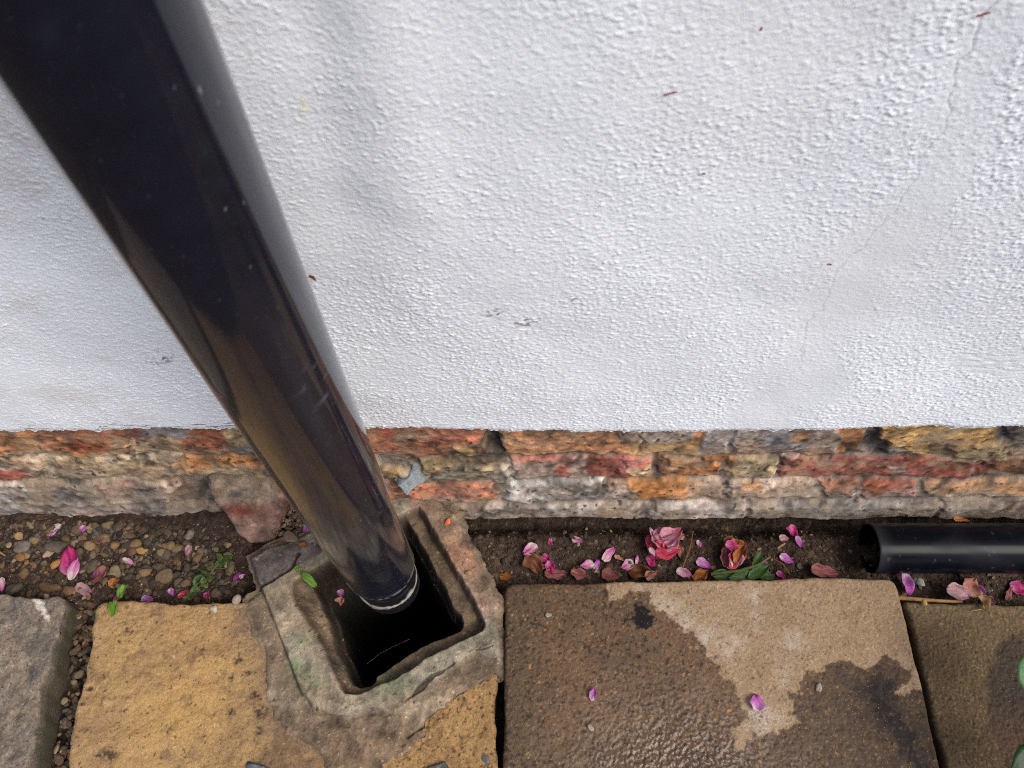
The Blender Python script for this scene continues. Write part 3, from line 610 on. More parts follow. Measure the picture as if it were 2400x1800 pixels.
def pipe_col(u, v, T, Z_):
    sh = u.shape; c = np.empty(sh + (3,)); c[:] = (24, 26, 38)
    vis = np.sin(T) < .5
    streak = gn(sh[0], sh[1], 5, 151, 1.6, 5)
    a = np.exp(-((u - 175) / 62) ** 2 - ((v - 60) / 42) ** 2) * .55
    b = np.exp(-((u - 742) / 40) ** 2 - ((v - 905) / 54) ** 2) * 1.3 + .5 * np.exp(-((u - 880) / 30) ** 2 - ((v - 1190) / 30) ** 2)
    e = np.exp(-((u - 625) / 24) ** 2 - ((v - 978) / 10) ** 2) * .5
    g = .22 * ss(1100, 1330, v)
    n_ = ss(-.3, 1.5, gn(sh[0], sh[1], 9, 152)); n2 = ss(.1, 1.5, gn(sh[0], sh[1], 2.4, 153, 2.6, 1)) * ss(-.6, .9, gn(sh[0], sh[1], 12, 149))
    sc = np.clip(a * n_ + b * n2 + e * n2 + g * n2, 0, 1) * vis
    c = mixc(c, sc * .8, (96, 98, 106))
    lip = ss(.0715, .064, Z_) * ss(-1.2, .5, gn(sh[0], sh[1], 5, 158)); c = mixc(c, lip * .9, (128, 130, 140)); sc = np.maximum(sc, lip * .7)
    sp_ = (.25 + .75 * ss(-.2, 1.0, gn(sh[0], sh[1], 40, 159))) * ss(2.5 - .4 * ss(600, 1200, v), 3.0, gn(sh[0], sh[1], 1.4, 154)); c = mixc(c, sp_ * .8 * vis, (150, 150, 152))
    return c, np.clip(sc + sp_, 0, 1)
zt_ = np.concatenate([np.linspace(.062, .75, 560), np.linspace(.8, 2.6, 30)])
prof = [(.0296, .075), (.0300, .0605), (.0322, .0600), (RP - .0006, .0606)] + [(RP, z) for z in zt_]
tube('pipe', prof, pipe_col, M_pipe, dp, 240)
def spig_col(u, v, T, Z_):
    sh = u.shape; c = np.empty(sh + (3,)); c[:] = (26, 26, 31)
    n_ = ss(.2, 1.5, gn(sh[0], sh[1], 6, 155, 3, 1)); g = .5 * ss(.045, .062, Z_) + .25
    c = mixc(c, n_ * g, (104, 106, 114)); return c, n_ * g
ps = [(.0302, z) for z in np.linspace(.066, .0008, 60)] + [(.0298, .0), (.0288, -.0004), (.0286, .004), (.0286, .05)]
tube('spigot', ps[::-1], spig_col, M_pipe, dp, 200)
# line of old sealant round the spigot
th = np.linspace(0, 2 * math.pi, 241); Vs = []; ph = np.linspace(0, 2 * math.pi, 9)[:-1]
n1 = gn(1, 240, 14, 156)[0]; n2 = gn(1, 240, 5, 157)[0]; n1 = np.r_[n1, n1[0]]; n2 = np.r_[n2, n2[0]]
for i, t in enumerate(th):
    zc = .0225 + .0012 * n1[i] + .004 * math.exp(-((t - 4.35) / .25) ** 2) * -1; wz = max(.0005, .0026 + .0012 * n2[i] + .0006 * n1[i]); wr = max(.0004, .0009 + .0004 * n1[i])
    for p in ph: 
        r_ = .0302 + wr * math.cos(p); Vs.append((AX + bend(zc) + r_ * math.cos(t), AY - bend(zc) * .5 + r_ * math.sin(t), zc + wz * math.sin(p)))
Fq = np.array([(i * 8 + j, (i + 1) * 8 + j, (i + 1) * 8 + (j + 1) % 8, i * 8 + (j + 1) % 8) for i in range(240) for j in range(8)])
M_seal = mat('old_sealant', .85, .3, ((300, .25),), ((400, .0006, .8),), flat=tuple(alb((158, 149, 138), E_GRD)))
add_mesh('sealant_ring', Vs, Fq, M_seal, dp)

# ---- the pipe lying in the soil on the right
ZC, RG = -.010, .0262
pc = at_z(2240, 1287, ZC); yc_ = pc[1] + .001; x0 = at_z(2066, 1290, ZC + RG)[0]
n = 96; xsn = np.r_[np.linspace(x0, x0 + .5, 300), np.linspace(x0 + .52, x0 + 1.5, 10)]
T, XX = np.meshgrid(np.linspace(0, 2 * math.pi, n + 1), xsn); RR = np.full_like(XX, RG)
def outer_inner():
    T2 = np.vstack([T[:60], T[:1], T]); X2 = np.vstack([XX[:60][::-1] * 1., XX[:1], XX]); R2 = np.vstack([np.full((60, n + 1), RG - .0026), np.full((1, n + 1), RG - .0008), RR])
    X2[60] = x0 - .0006; return T2, X2, R2
T2, X2, R2 = outer_inner()
Y2, Z2_ = yc_ + R2 * np.cos(T2), ZC + R2 * np.sin(T2)
c = np.empty(T2.shape + (3,)); c[:] = (14, 16, 24); n_ = ss(.3, 1.8, gn(*T2.shape, 10, 161, 1, 2)); c = mixc(c, n_ * .25, (52, 52, 54))
c = mixc(c, ss(2.2, 2.9, gn(*T2.shape, 1.4, 162)) * .6, (110, 100, 86)); c = mixc(c, .4 * ss(x0 + .02, x0, X2), (84, 80, 76)); c[:61] = (14, 14, 16)
o = grid_obj('drain_pipe', X2, Y2, Z2_, M_pipe2, None, alb(c, E_GRD), {'wet': n_ * .4 + .3 * ss(x0 + .02, x0, X2)})
tag(o, 'dusty black plastic pipe lying in the soil along the brickwork, open end facing left', 'pipe')

# ================================================================== small solids
def sheet_solid(name, poly, pt, nrm, thick, colf, mt, parent=None, step=.0015, r=.008, relief=.001, seed=0):
    """a lump with an outline traced on the plane through pt with normal nrm; it has its own thickness"""
    n_ = np.array(nrm, float); n_ /= np.linalg.norm(n_); pt = np.array(pt, float)
    P3 = []
    for a, b in poly:
        d = ray(a, b); o_ = np.array((0, 0, HC)); t = ((pt - o_) @ n_) / (d @ n_); P3.append(o_ + d * t)
    P3 = np.array(P3); ex = np.cross((0, 0, 1), n_) if abs(n_[2]) < .999 else np.array((1., 0, 0)); ex = ex / np.linalg.norm(ex); ey = np.cross(n_, ex)
    a = (P3 - pt) @ ex; b = (P3 - pt) @ ey
    A_, B_ = np.meshgrid(np.arange(a.min() - .003, a.max() + .003, step), np.arange(b.min() - .003, b.max() + .003, step))
    ny, nx = A_.shape
    d = sdpoly(A_, B_, np.stack([a, b], 1)) + .0012 * gn(ny, nx, 10, seed + 1)
    q_ = np.clip(1 + d / r, 0, 1); off = -r * (1 - np.sqrt(np.maximum(1 - np.minimum(q_, 1) ** 2, 0)))
    off = np.where(d > 0, -r - (thick - r) * np.clip(d / .0015, 0, 1), off) + relief * fbm(ny, nx, 14, seed + 2, 4) * (d < 0)
    W = pt + A_[..., None] * ex + B_[..., None] * ey + off[..., None] * n_
    u, v = proj(W[..., 0], W[..., 1], W[..., 2]); keep = (d < .0025)[:-1, :-1]
    return grid_obj(name, W[..., 0], W[..., 1], W[..., 2], mt, parent, alb(colf(u, v, ny, nx), E_GRD), {'wet': 0 * A_}, keep)
def chunk_col(u, v, ny, nx):
    c = np.empty((ny, nx, 3)); c[:] = (142, 112, 98)
    c = mixc(c, ss(1185, 1165, v + 5 * gn(ny, nx, 10, 171)), (150, 132, 112)); c = mixc(c, np.exp(-((u - 560) / 46) ** 2 - ((v - 1198) / 12) ** 2) * .85, (150, 76, 60)); c = mixc(c, ss(640, 660, u) * .5, (140, 92, 80))
    c = mixc(c, ss(1128, 1118, v) * .5, (120, 110, 100)); c = mixc(c, np.exp(-((u - 556) / 12) ** 2 - ((v - 1157) / 7) ** 2) * .8, (80, 80, 86)); c = mixc(c, np.exp(-((u - 508) / 6) ** 2 - ((v - 1151) / 4) ** 2) * .8, (180, 90, 56))
    c = mixc(c, ss(1.2, 2, gn(ny, nx, 4, 172)) * .5, (90, 74, 64)); c = mixc(c, ss(1.2, 2, gn(ny, nx, 5, 173)) * .5, (176, 156, 134))
    return c * (1 + .1 * fbm(ny, nx, 9, 174))[..., None]
o = sheet_solid('brick_chunk', Zp(0, 960, 2.765)((1330, 430), (1420, 425), (1500, 432), (1620, 450), (1750, 490), (1850, 560), (1870, 620), (1830, 760), (1780, 840), (1700, 875), (1620, 888), (1550, 830), (1480, 740), (1400, 640), (1350, 540)),
                (-.26, .300, .020), (.05, -.82, .57), .035, chunk_col, M_gully, None, .0012, .007, .0011, 500)
tag(o, 'wedge of broken brick with mortar leaning on the wall left of the downpipe', 'brick chunk')
def slate_col(u, v, ny, nx):
    c = np.empty((ny, nx, 3)); c[:] = (150, 158, 162); c = mixc(c, ss(0, 1.2, gn(ny, nx, 8, 175)) * .6, (118, 122, 122)); c = mixc(c, ss(980, 1010, u + 4 * gn(ny, nx, 6, 176)) * .6, (140, 120, 88)); return c
sheet_solid('slate_flake', Zp(900, 1000, 5.53)((170, 775), (300, 890), (345, 865), (480, 760), (650, 620), (590, 540), (420, 440), (350, 560), (300, 640)), (-.085, .306, .03), (.15, -.75, .62), .012, slate_col, M_gully, wall, .001, .0022, .0006, 510)

# ================================================================== GRAVEL
ICO = {}
def ico(k):
    if k not in ICO:
        import bmesh
        bm = bmesh.new(); bmesh.ops.create_icosphere(bm, subdivisions=k, radius=1); bm.verts.ensure_lookup_table()
        ICO[k] = (np.array([v_.co[:] for v_ in bm.verts]), np.array([[x.index for x in f.verts] for f in bm.faces])); bm.free()
    return ICO[k]
RS = np.random.RandomState(11)
PC = [(112, 92, 72), (128, 108, 82), (142, 118, 88), (98, 84, 72), (104, 96, 88), (92, 86, 80), (140, 110, 78), (112, 86, 68), (84, 72, 60), (160, 138, 108), (116, 100, 84)]
gV, gF, gC = [], [], []; off = 0
def pebble(x, y, z, r, c, k=2, fl=None, rot=None):
    global off
    V, F_ = ico(k); lob = V @ RS.standard_normal((3, 4)); s = 1 + .17 * np.sin(1.7 * lob).sum(1) / 2 + .05 * np.sin(3.1 * lob + 1).sum(1) / 2
    P_ = V * s[:, None] * np.array((r * RS.uniform(.9, 1.35), r * RS.uniform(.7, 1.), r * (fl or RS.uniform(.35, .65))))
    e = Euler((RS.normal(0, .3), RS.normal(0, .3), RS.uniform(0, 6.28) if rot is None else rot)).to_matrix()
    P_ = P_ @ np.array(e).T + np.array((x, y, z))
    gV.append(P_); gF.append(F_ + off); off += len(V); gC.append(np.broadcast_to(alb(np.array(c) * RS.uniform(.8, 1.12), E_GRD), (len(V), 3)))
LT = [(-30, 1225), (330, 1236), (520, 1248), (560, 1290), (590, 1420), (200, 1420), (-30, 1420)]
LTw = np.array([at_z(max(a, -200), b, -.03)[:2] for a, b in [(-220, 1222), (330, 1232), (500, 1244), (545, 1280), (575, 1440), (200, 1450), (-220, 1440)]])
cnt = 0
while cnt < 1250:
    x, y = RS.uniform(-.60, -.24), RS.uniform(.20, .32)
    if sdpoly(np.array([x]), np.array([y]), LTw)[0] > 0: continue
    uu, vv = proj(x, y, -.03)
    keepp = np.exp(-((uu - 250) / 260) ** 2 - ((vv - 1275) / 55) ** 2)
    if RS.uniform() > .22 + .8 * keepp: continue
    r = float(np.clip(RS.lognormal(math.log(.0026), .42), .0011, .0062))
    pebble(x, y, soil_z(x, y) + r * RS.uniform(-.15, .4), r, np.array(PC[RS.randint(len(PC))]) * RS.uniform(.62, 1.05) if True else PC[RS.randint(len(PC))]); cnt += 1
for a, b, r, c, fl, ro in ((52, 1284, .0085, (116, 106, 98), .35, .5), (46, 1305, .0060, (156, 112, 68), .6, -.6), (45, 1255, .0048, (160, 130, 98), .6, 0), (82, 1267, .0045, (160, 134, 96), .7, 0), (105, 1293, .0045, (158, 134, 110), .7, 1), (132, 1280, .0110, (100, 90, 84), .35, -.2),
                        (263, 1340, .0072, (148, 132, 104), .5, 1.2), (312, 1273, .0070, (144, 118, 84), .55, .2), (392, 1276, .0065, (148, 124, 88), .5, .1), (328, 1288, .0055, (160, 122, 72), .6, 0), (378, 1293, .0055, (150, 126, 92), .6, .4), (383, 1347, .0080, (126, 108, 82), .5, .4),
                        (207, 1328, .0055, (130, 110, 74), .6, 0), (158, 1384, .0058, (136, 104, 76), .6, 0), (108, 1378, .0065, (106, 82, 62), .5, -.7), (30, 1381, .0085, (108, 100, 84), .6, .3), (190, 1260, .0060, (122, 100, 76), .6, .3), (128, 1322, .0055, (166, 122, 70), .6, .8), (265, 1272, .0055, (142, 112, 78), .7, 1.0), (335, 1340, .0050, (140, 116, 84), .7, .4), (445, 1252, .0055, (118, 108, 100), .7, 1.1)):
    p = at_z(a, b, -.024); pebble(p[0], p[1], soil_z(p[0], p[1]) + r * .45, r, c, 3, fl, ro)
for i in range(150):                                # the joint between grey and yellow slabs
    t = RS.uniform(0, 1); vv = 1430 + t * 400; uu = 205 - .17 * (vv - 1430) + RS.uniform(-22, 20); p = at_z(uu, vv, -.03); r = RS.uniform(.0018, .0045)
    pebble(p[0], p[1], -.036 + RS.uniform(0, .006), r, np.array(PC[RS.randint(len(PC))]) * .9)
for i in range(2600):                               # grit and crumbs in the strip to the right
    uu = RS.uniform(1010, 2420); vv = RS.uniform(1228, 1420 if uu > 2100 else 1368); p = at_z(uu, vv, -.03); r = float(np.clip(RS.lognormal(math.log(.00095), .5), .0005, .0042))
    c = PC[RS.randint(len(PC))] if RS.uniform() < .30 else (70, 57, 47)
    pebble(p[0], p[1], soil_z(p[0], p[1]) + r * .3, r, c, 1 if r < .0018 else 2)
for i in range(900):
    uu = RS.uniform(-30, 640); vv = RS.uniform(1236, 1430); p = at_z(uu, vv, -.03); r = RS.uniform(.0005, .0014)
    pebble(p[0], p[1], soil_z(p[0], p[1]) + r * .3, r, PC[RS.randint(len(PC))], 1)
for i in range(520):                                # mortar crumbs between brick chunk, tile and pipe
    uu = RS.uniform(650, 740); vv = RS.uniform(1170, 1262); p = at_z(uu, vv, -.01); r = RS.uniform(.0006, .0028)
    pebble(p[0], p[1], -.004 + RS.uniform(-.010, .006), r, [(150, 128, 104), (128, 108, 88), (96, 82, 68)][RS.randint(3)], 1 if r < .0015 else 2)
o = add_mesh('gravel', np.vstack(gV), np.vstack(gF), M_pebble, None, np.vstack(gC))
tag(o, 'loose brown and grey gravel and grit lying in the soil strip', 'gravel', kind='stuff')

# ================================================================== PETALS, LEAVES, TWIGS
KIND = {'mag': ((224, 150, 186), (206, 50, 132), (190, 24, 104)), 'pink': ((244, 226, 218), (230, 158, 196), (214, 100, 168)), 'white': ((236, 222, 210), (232, 196, 212), (214, 120, 186)),
        'pale': ((220, 178, 172), (214, 166, 176), (196, 138, 156)), 'dusty': ((160, 104, 86), (168, 98, 100), (150, 84, 88)), 'brown': ((136, 84, 50), (128, 76, 46), (108, 60, 38)),
        'orange': ((204, 140, 70), (190, 116, 56), (170, 92, 50)), 'mauve': ((234, 206, 226), (214, 124, 204), (198, 84, 186)), 'red': ((222, 96, 116), (214, 52, 88), (196, 34, 74)),
        'peach': ((206, 160, 130), (196, 132, 112), (184, 110, 100)), 'rose': ((226, 150, 164), (222, 160, 178), (204, 96, 120)), 'leaf': ((88, 118, 52), (64, 96, 40), (52, 84, 36)), 'lime': ((104, 142, 46), (112, 156, 42), (100, 144, 38)), 'dull': ((104, 118, 58), (84, 100, 44), (76, 92, 44)), 'tan': ((176, 142, 100), (160, 120, 80), (140, 100, 66)), 'deep': ((40, 84, 36), (30, 72, 30), (24, 60, 28)), 'bright': ((96, 140, 84), (86, 132, 76), (74, 118, 66)), 'purple': ((170, 90, 150), (140, 50, 120), (120, 40, 100))}
def petal_geo(L, W, kind, seed, cup=.25, curl=.2, pw=.7, tip=.5, nL=16, nW=11, crk=.05):
    r = np.random.RandomState(seed); t = np.linspace(0, 1, nL)[:, None]; s = np.linspace(-1, 1, nW)[None, :]
    prof = np.sin(math.pi * np.clip(t, .02, .985) ** pw) ** tip
    ph = r.uniform(0, 6.28, 6)
    x = (t - .5) * L + 0 * s - .08 * L * (1 - s * s) * 0 ; x = x + .06 * L * np.cos(3 * s + ph[0]) * t
    rg = .30 if kind in ('brown', 'dusty', 'orange', 'tan', 'peach') else (.05 if kind in ('leaf', 'lime', 'dull', 'deep', 'bright') else .16)
    e1 = rg * (.6 * np.sin(4 * t + ph[1]) + .5 * np.sin(9 * t + ph[2]) + .35 * np.sin(17 * t + ph[3])); e2 = rg * (.6 * np.sin(5 * t + ph[4]) + .5 * np.sin(8 * t + ph[5]) + .35 * np.sin(15 * t + ph[0]))
    y = s * W / 2 * prof * (1 + np.where(s > 0, e1 * s, -e2 * s)); x = x - rg * .5 * L * np.exp(-(s / .25) ** 2) * t ** 6 * (r.rand() > .4)
    z = cup * W * .5 * (s * prof) ** 2 + curl * L * (t - .4) ** 2 + crk * W * (np.sin(7 * t + 3 * s + ph[2]) + np.sin(5 * s - 4 * t + ph[3])) * .5
    k = [np.array(a_, float) for a_ in KIND[kind]]; tt = np.clip(t + .12 * np.sin(4 * s + ph[4]) + .08 * r.standard_normal((nL, nW)), 0, 1)[..., None]
    c = np.where(tt < .5, k[0] + (k[1] - k[0]) * tt * 2, k[1] + (k[2] - k[1]) * (tt * 2 - 1))
    c = c * (1 - .10 * (np.abs(np.sin(9 * s + ph[5]))[..., None] ** 6))
    V = np.stack([x, y, z], -1).reshape(-1, 3); V[:, 2] -= V[:, 2].min()
    Fq = grid_faces(nL, nW); N = len(V); th = .00035
    V2 = V.copy(); V2[:, 2] += th                           # a real, if thin, thickness
    b = np.r_[np.arange(nW), np.arange(2 * nW - 1, N, nW), np.arange(N - 2, N - nW - 1, -1), np.arange(N - 2 * nW, 0, -nW)]
    sid = np.stack([b, np.roll(b, -1), np.roll(b, -1) + N, b + N], 1)
    cc = alb(c.reshape(-1, 3), E_GRD)
    return np.vstack([V, V2]), np.vstack([Fq[:, ::-1], Fq + N, sid]), np.vstack([cc, cc])
def px(p, z): return math.sqrt(p[0] ** 2 + p[1] ** 2 + (HC - z) ** 2) / FPX * 1.0   # metres per photo pixel, roughly
def ground_at(a, b, z=-.026):
    for _ in range(3): p = at_z(a, b, z); z = soil_z(p[0], p[1], .003) + .001
    return at_z(a, b, z)
PSEED = [1000]
def petal_obj(name, loc, L, W, ang, kind, tilt=(0, 0), mt=None, parent=None, **k):
    PSEED[0] += 1
    V, Fq, cc = petal_geo(L, W, kind, PSEED[0], **k)
    R_ = np.array((Matrix.Rotation(-rad(ang), 3, 'Z') @ Euler((rad(tilt[0]), rad(tilt[1]), 0)).to_matrix()))
    V = V @ R_.T; V[:, 2] -= V[:, 2].min() if parent is None else 0
    o = add_mesh(name, V, Fq, mt or M_petal, parent, cc, world=False)
    o.location = loc; return o
def petal(a, b, l, w_, ang, kind, label, on='soil', lift=0., tilt=None, group='fallen rose petals', name='rose_petal', cat='petal', mt=None, **k):
    if on == 'soil': p = ground_at(a, b)
    else: p = at_z(a, b, on)
    m = px(p, p[2]); r_ = random.Random(int(a * 31 + b))
    tl = tilt or (r_.uniform(-14, 14), r_.uniform(-14, 14))
    k.setdefault('cup', r_.uniform(.25, .6)); k.setdefault('curl', r_.uniform(.05, .35)); k.setdefault('crk', .11)
    sc_ = .86 if kind in ('brown', 'lime', 'orange', 'dusty') else .95
    o = petal_obj(name, (p[0], p[1], p[2] + lift), l * m * sc_, w_ * m * sc_, ang, kind, tl, mt, **k)
    tag(o, label, cat, group); return o
# left strip
petal(131, 1243, 30, 17, 115, 'white', 'small white and purple petal tucked against the brickwork above the gravel')
petal(196, 1240, 16, 14, 80, 'mauve', 'tiny pale mauve petal below the grey brick, right of the white and purple one')
o = petal(172, 1314, 60, 42, -100, 'mag', 'large deep magenta petal lying on the brown gravel', cup=.5)
petal(182, 1340, 44, 22, -80, 'pink', 'bright pink pointed petal overlapping the large magenta one', lift=.006, pw=.9)
petal(240, 1352, 46, 30, 105, 'dusty', 'wilted pink and orange petal beside a big tan pebble', crk=.15, curl=.6)
petal(228, 1352, 28, 14, 80, 'purple', 'shrivelled purple petal touching the wilted pink and orange one')
petal(199, 1383, 48, 22, 25, 'pale', 'pale pink oval petal lying just behind the grey slab', cup=.4, crk=.02)
petal(269, 1367, 24, 19, -50, 'orange', 'small curled orange petal with a red rim on the gravel', cup=.9, curl=.6)
petal(279, 1401, 22, 16, -60, 'mag', 'magenta petal tip behind the yellow slab beside a lime green leaf')
petal(346, 1405, 28, 15, 5, 'mauve', 'mauve petal half hidden behind the back edge of the yellow slab')
petal(405, 1387, 20, 15, 50, 'mauve', 'small lilac petal standing in the soil left of the weed', tilt=(30, 0))
petal(440, 1393, 42, 15, -18, 'red', 'narrow red petal with a white base below the weed')
petal(486, 1396, 18, 12, 20, 'mag', 'small magenta scrap at the foot of the weed')
petal(301, 1316, 28, 11, 25, 'white', 'white sliver petal with a magenta tip on the gravel')
petal(443, 1291, 26, 16, 85, 'pale', 'dull pinkish petal upright among pebbles left of the brick chunk')
petal(4, 1371, 30, 22, 70, 'pink', 'pink petal cut off by the left edge of the photo, above the grey slab')
petal(557, 1352, 26, 13, -70, 'purple', 'dark purple petal beside the corner of the clay tile')
petal(569, 1351, 14, 9, -40, 'white', 'small whitish petal fragment beside the corner of the clay tile')
petal(232, 1264, 14, 9, 60, 'purple', 'tiny violet petal among the pebbles above the large magenta petal')
petal(718, 1241, 20, 17, 110, 'mauve', 'vivid violet petal on the rubble touching the left side of the downpipe', on=.004)
petal(798, 1391, 18, 15, 60, 'mauve', 'violet curl of petal clinging to the dark inner wall of the drain', on=-.040, cup=.8)
petal(800, 1409, 20, 18, 80, 'peach', 'pale wilted petal inside the drain just below a violet curl', on=-.042, cup=.8, crk=.2)
petal(149, 1775, 30, 18, -60, 'mauve', 'magenta petal in the gravel joint between the grey and yellow slabs')
petal(203, 1513, 18, 13, 0, 'peach', 'pinkish petal on gravel in the upper part of the joint between grey and yellow slabs')
# middle strip
G2 = 'fallen rose petals'
petal(1243, 1289, 38, 28, 150, 'pink', 'heart shaped pink petal with white edge, nearest the drain in the soil strip', cup=.3)
petal(1289, 1271, 18, 10, 100, 'mag', 'small magenta petal right above the ruffled magenta one')
petal(1280, 1312, 30, 22, 50, 'mag', 'ruffled magenta petal on the soil left of centre strip', crk=.2)
petal(1290, 1332, 32, 22, 75, 'mag', 'lower ruffled magenta petal with a white fleck, resting on a brown petal', crk=.2, lift=.003)
petal(1276, 1329, 16, 12, 10, 'white', 'white scrap of petal left of the lower ruffled magenta one')
petal(1352, 1268, 26, 18, 20, 'pink', 'pink petal with a yellowish base high in the soil near the brickwork')
petal(1376, 1328, 34, 24, 170, 'pink', 'cream and pink petal left of a long pink one', cup=.5)
petal(1398, 1325, 26, 14, -70, 'mauve', 'narrow mauve petal squeezed between the cream one and a long pink one')
petal(1424, 1300, 40, 22, -45, 'pink', 'long pink petal standing diagonally on the soil', tilt=(18, 0))
petal(1451, 1308, 26, 10, 30, 'peach', 'peach sliver petal pointing from the long pink petal to the rose head')
petal(1470, 1325, 32, 24, 160, 'pink', 'pale pink shell shaped petal below the large rose head', cup=.5)
petal(1492, 1312, 22, 9, -75, 'pink', 'thin pink upright petal between shell shaped petal and the rose head')
petal(1524, 1315, 30, 18, 60, 'mag', 'magenta petal with white base below the left side of the rose head')
petal(1594, 1294, 30, 13, 95, 'peach', 'dry peach petal standing right of the large rose head')
petal(1250, 1322, 56, 46, 60, 'brown', 'broad withered brown petal under the heart shaped pink one', crk=.14, cup=.3)
petal(1302, 1346, 60, 28, 0, 'dusty', 'withered dusty pink petal against the slab below the ruffled magenta petals', crk=.12)
petal(1357, 1346, 46, 30, 20, 'dusty', 'withered reddish brown petal against the slab left of centre', crk=.15)
petal(1431, 1348, 48, 30, 5, 'dusty', 'broad dusty pink withered petal behind the back edge of the wet slab', crk=.08)
petal(1500, 1342, 60, 36, 15, 'brown', 'crumpled orange brown leaf behind the slab below the rose head', crk=.2, name='dead_leaf', cat='dead leaf', group='dead leaves in the soil')
petal(1528, 1348, 36, 22, -20, 'peach', 'curled tan leaf beside the crumpled orange brown one', crk=.2, name='dead_leaf', cat='dead leaf', group='dead leaves in the soil')
petal(1186, 1352, 34, 20, 5, 'orange', 'orange tan leaf on the soil at the corner of the wet slab', name='dead_leaf', cat='dead leaf', group='dead leaves in the soil', crk=.03)
petal(1604, 1343, 40, 20, 20, 'pink', 'pink and cream petal behind the slab left of the green leaves', tilt=(12, 0))
petal(1648, 1323, 36, 22, 35, 'mauve', 'mauve petal with white tip left of the withered orange rose', cup=.5)
petal(1638, 1275, 18, 11, 70, 'pink', 'tiny oval pink petal lying alone on bare soil right of the rose head', cup=.2)
petal(1640, 1349, 46, 28, -25, 'orange', 'curled brown petal wedged behind the slab beside the green leaves', crk=.22, cup=.8)
petal(1855, 1247, 30, 24, 60, 'mag', 'magenta and white petal high in the soil close to the brickwork', crk=.18)
petal(1836, 1262, 20, 16, 0, 'pale', 'faded pinkish petal left of the magenta one close to the brickwork')
petal(1871, 1270, 28, 14, 80, 'mauve', 'mauve petal hanging below the magenta one close to the brickwork')
petal(1842, 1311, 32, 19, 35, 'mauve', 'lilac pink oval petal on the soil right of the green leaves', cup=.3)
petal(1792, 1326, 34, 17, 60, 'purple', 'dark magenta petal at the right tip of the green leaf sprig')
petal(1830, 1348, 24, 12, 40, 'mag', 'small pink petal tip behind the slab right of the green leaves')
petal(1930, 1340, 66, 30, 8, 'dusty', 'large salmon pink petal leaning on the slab left of the fallen pipe', cup=.5, crk=.1)
petal(2117, 1372, 46, 26, 80, 'mauve', 'pink petal with white edge between slab corner and the fallen pipe', lift=.004)
petal(2234, 1394, 56, 32, 10, 'pale', 'greyish pink cupped petal lying on the twig', lift=.008, cup=.5)
petal(2272, 1376, 38, 36, -60, 'peach', 'round peach petal in front of the fallen pipe', cup=.4)
petal(2296, 1388, 30, 18, 60, 'purple', 'dark plum petal behind the round peach one')
petal(2384, 1381, 34, 28, 20, 'mag', 'magenta petal at the right edge of the photo in front of the pipe', crk=.12)
petal(2362, 1392, 34, 16, -60, 'dusty', 'brownish pink petal left of the magenta one at the right edge')
petal(2302, 1414, 34, 26, 80, 'tan', 'papery tan leaf hanging over the back edge of the olive brown slab', on=.002, crk=.15, name='dead_leaf', cat='dead leaf', group='dead leaves in the soil')
petal(2318, 1407, 30, 16, 40, 'dusty', 'reddish dead leaf right of the papery tan one', name='dead_leaf', cat='dead leaf', group='dead leaves in the soil')
petal(2251, 1219, 34, 12, 15, 'orange', 'orange red leaf lying between the brickwork and the fallen pipe', on=-.006, name='dead_leaf', cat='dead leaf', group='dead leaves in the soil')
petal(711, 1278, 20, 14, 0, 'orange', 'tiny orange leaf on the clay tile left of the downpipe', on=.008, name='dead_leaf', cat='dead leaf', group='dead leaves in the soil', crk=.12)
# on the slabs
petal(1390, 1628, 28, 17, -80, 'mauve', 'single violet petal with white base on the wet part of the big slab', on=.0025, cup=.6, pw=1.1)
petal(1772, 1648, 36, 34, -85, 'mauve', 'round lilac petal on the dry part of the big slab', on=.0025, cup=.4)
# green bits
Gl = 'small green leaves on the paving and drain'
def leaf(a, b, l, w_, ang, kind, label, on='soil', **k): return petal(a, b, l, w_, ang, kind, label, on, name='leaf', cat='leaf', group=k.pop('group', Gl), mt=M_leaf, **k)
leaf(270, 1427, 38, 22, 70, 'lime', 'bright lime green leaf on the back left corner of the yellow slab', on=.001, crk=.14, lift=.001, tip=.35)
leaf(297, 1394, 34, 20, 100, 'lime', 'lime green leaf behind the yellow slab beside a magenta petal tip', lift=.010, crk=.14, tip=.35)
leaf(726, 1361, 50, 20, 40, 'lime', 'long green leaf drooping over the rim into the drain', on=.006, tilt=(0, 14), crk=.06, curl=-.3)
leaf(698, 1334, 17, 15, 100, 'lime', 'tiny round green leaf on the crack beside the clay tile', on=.007)

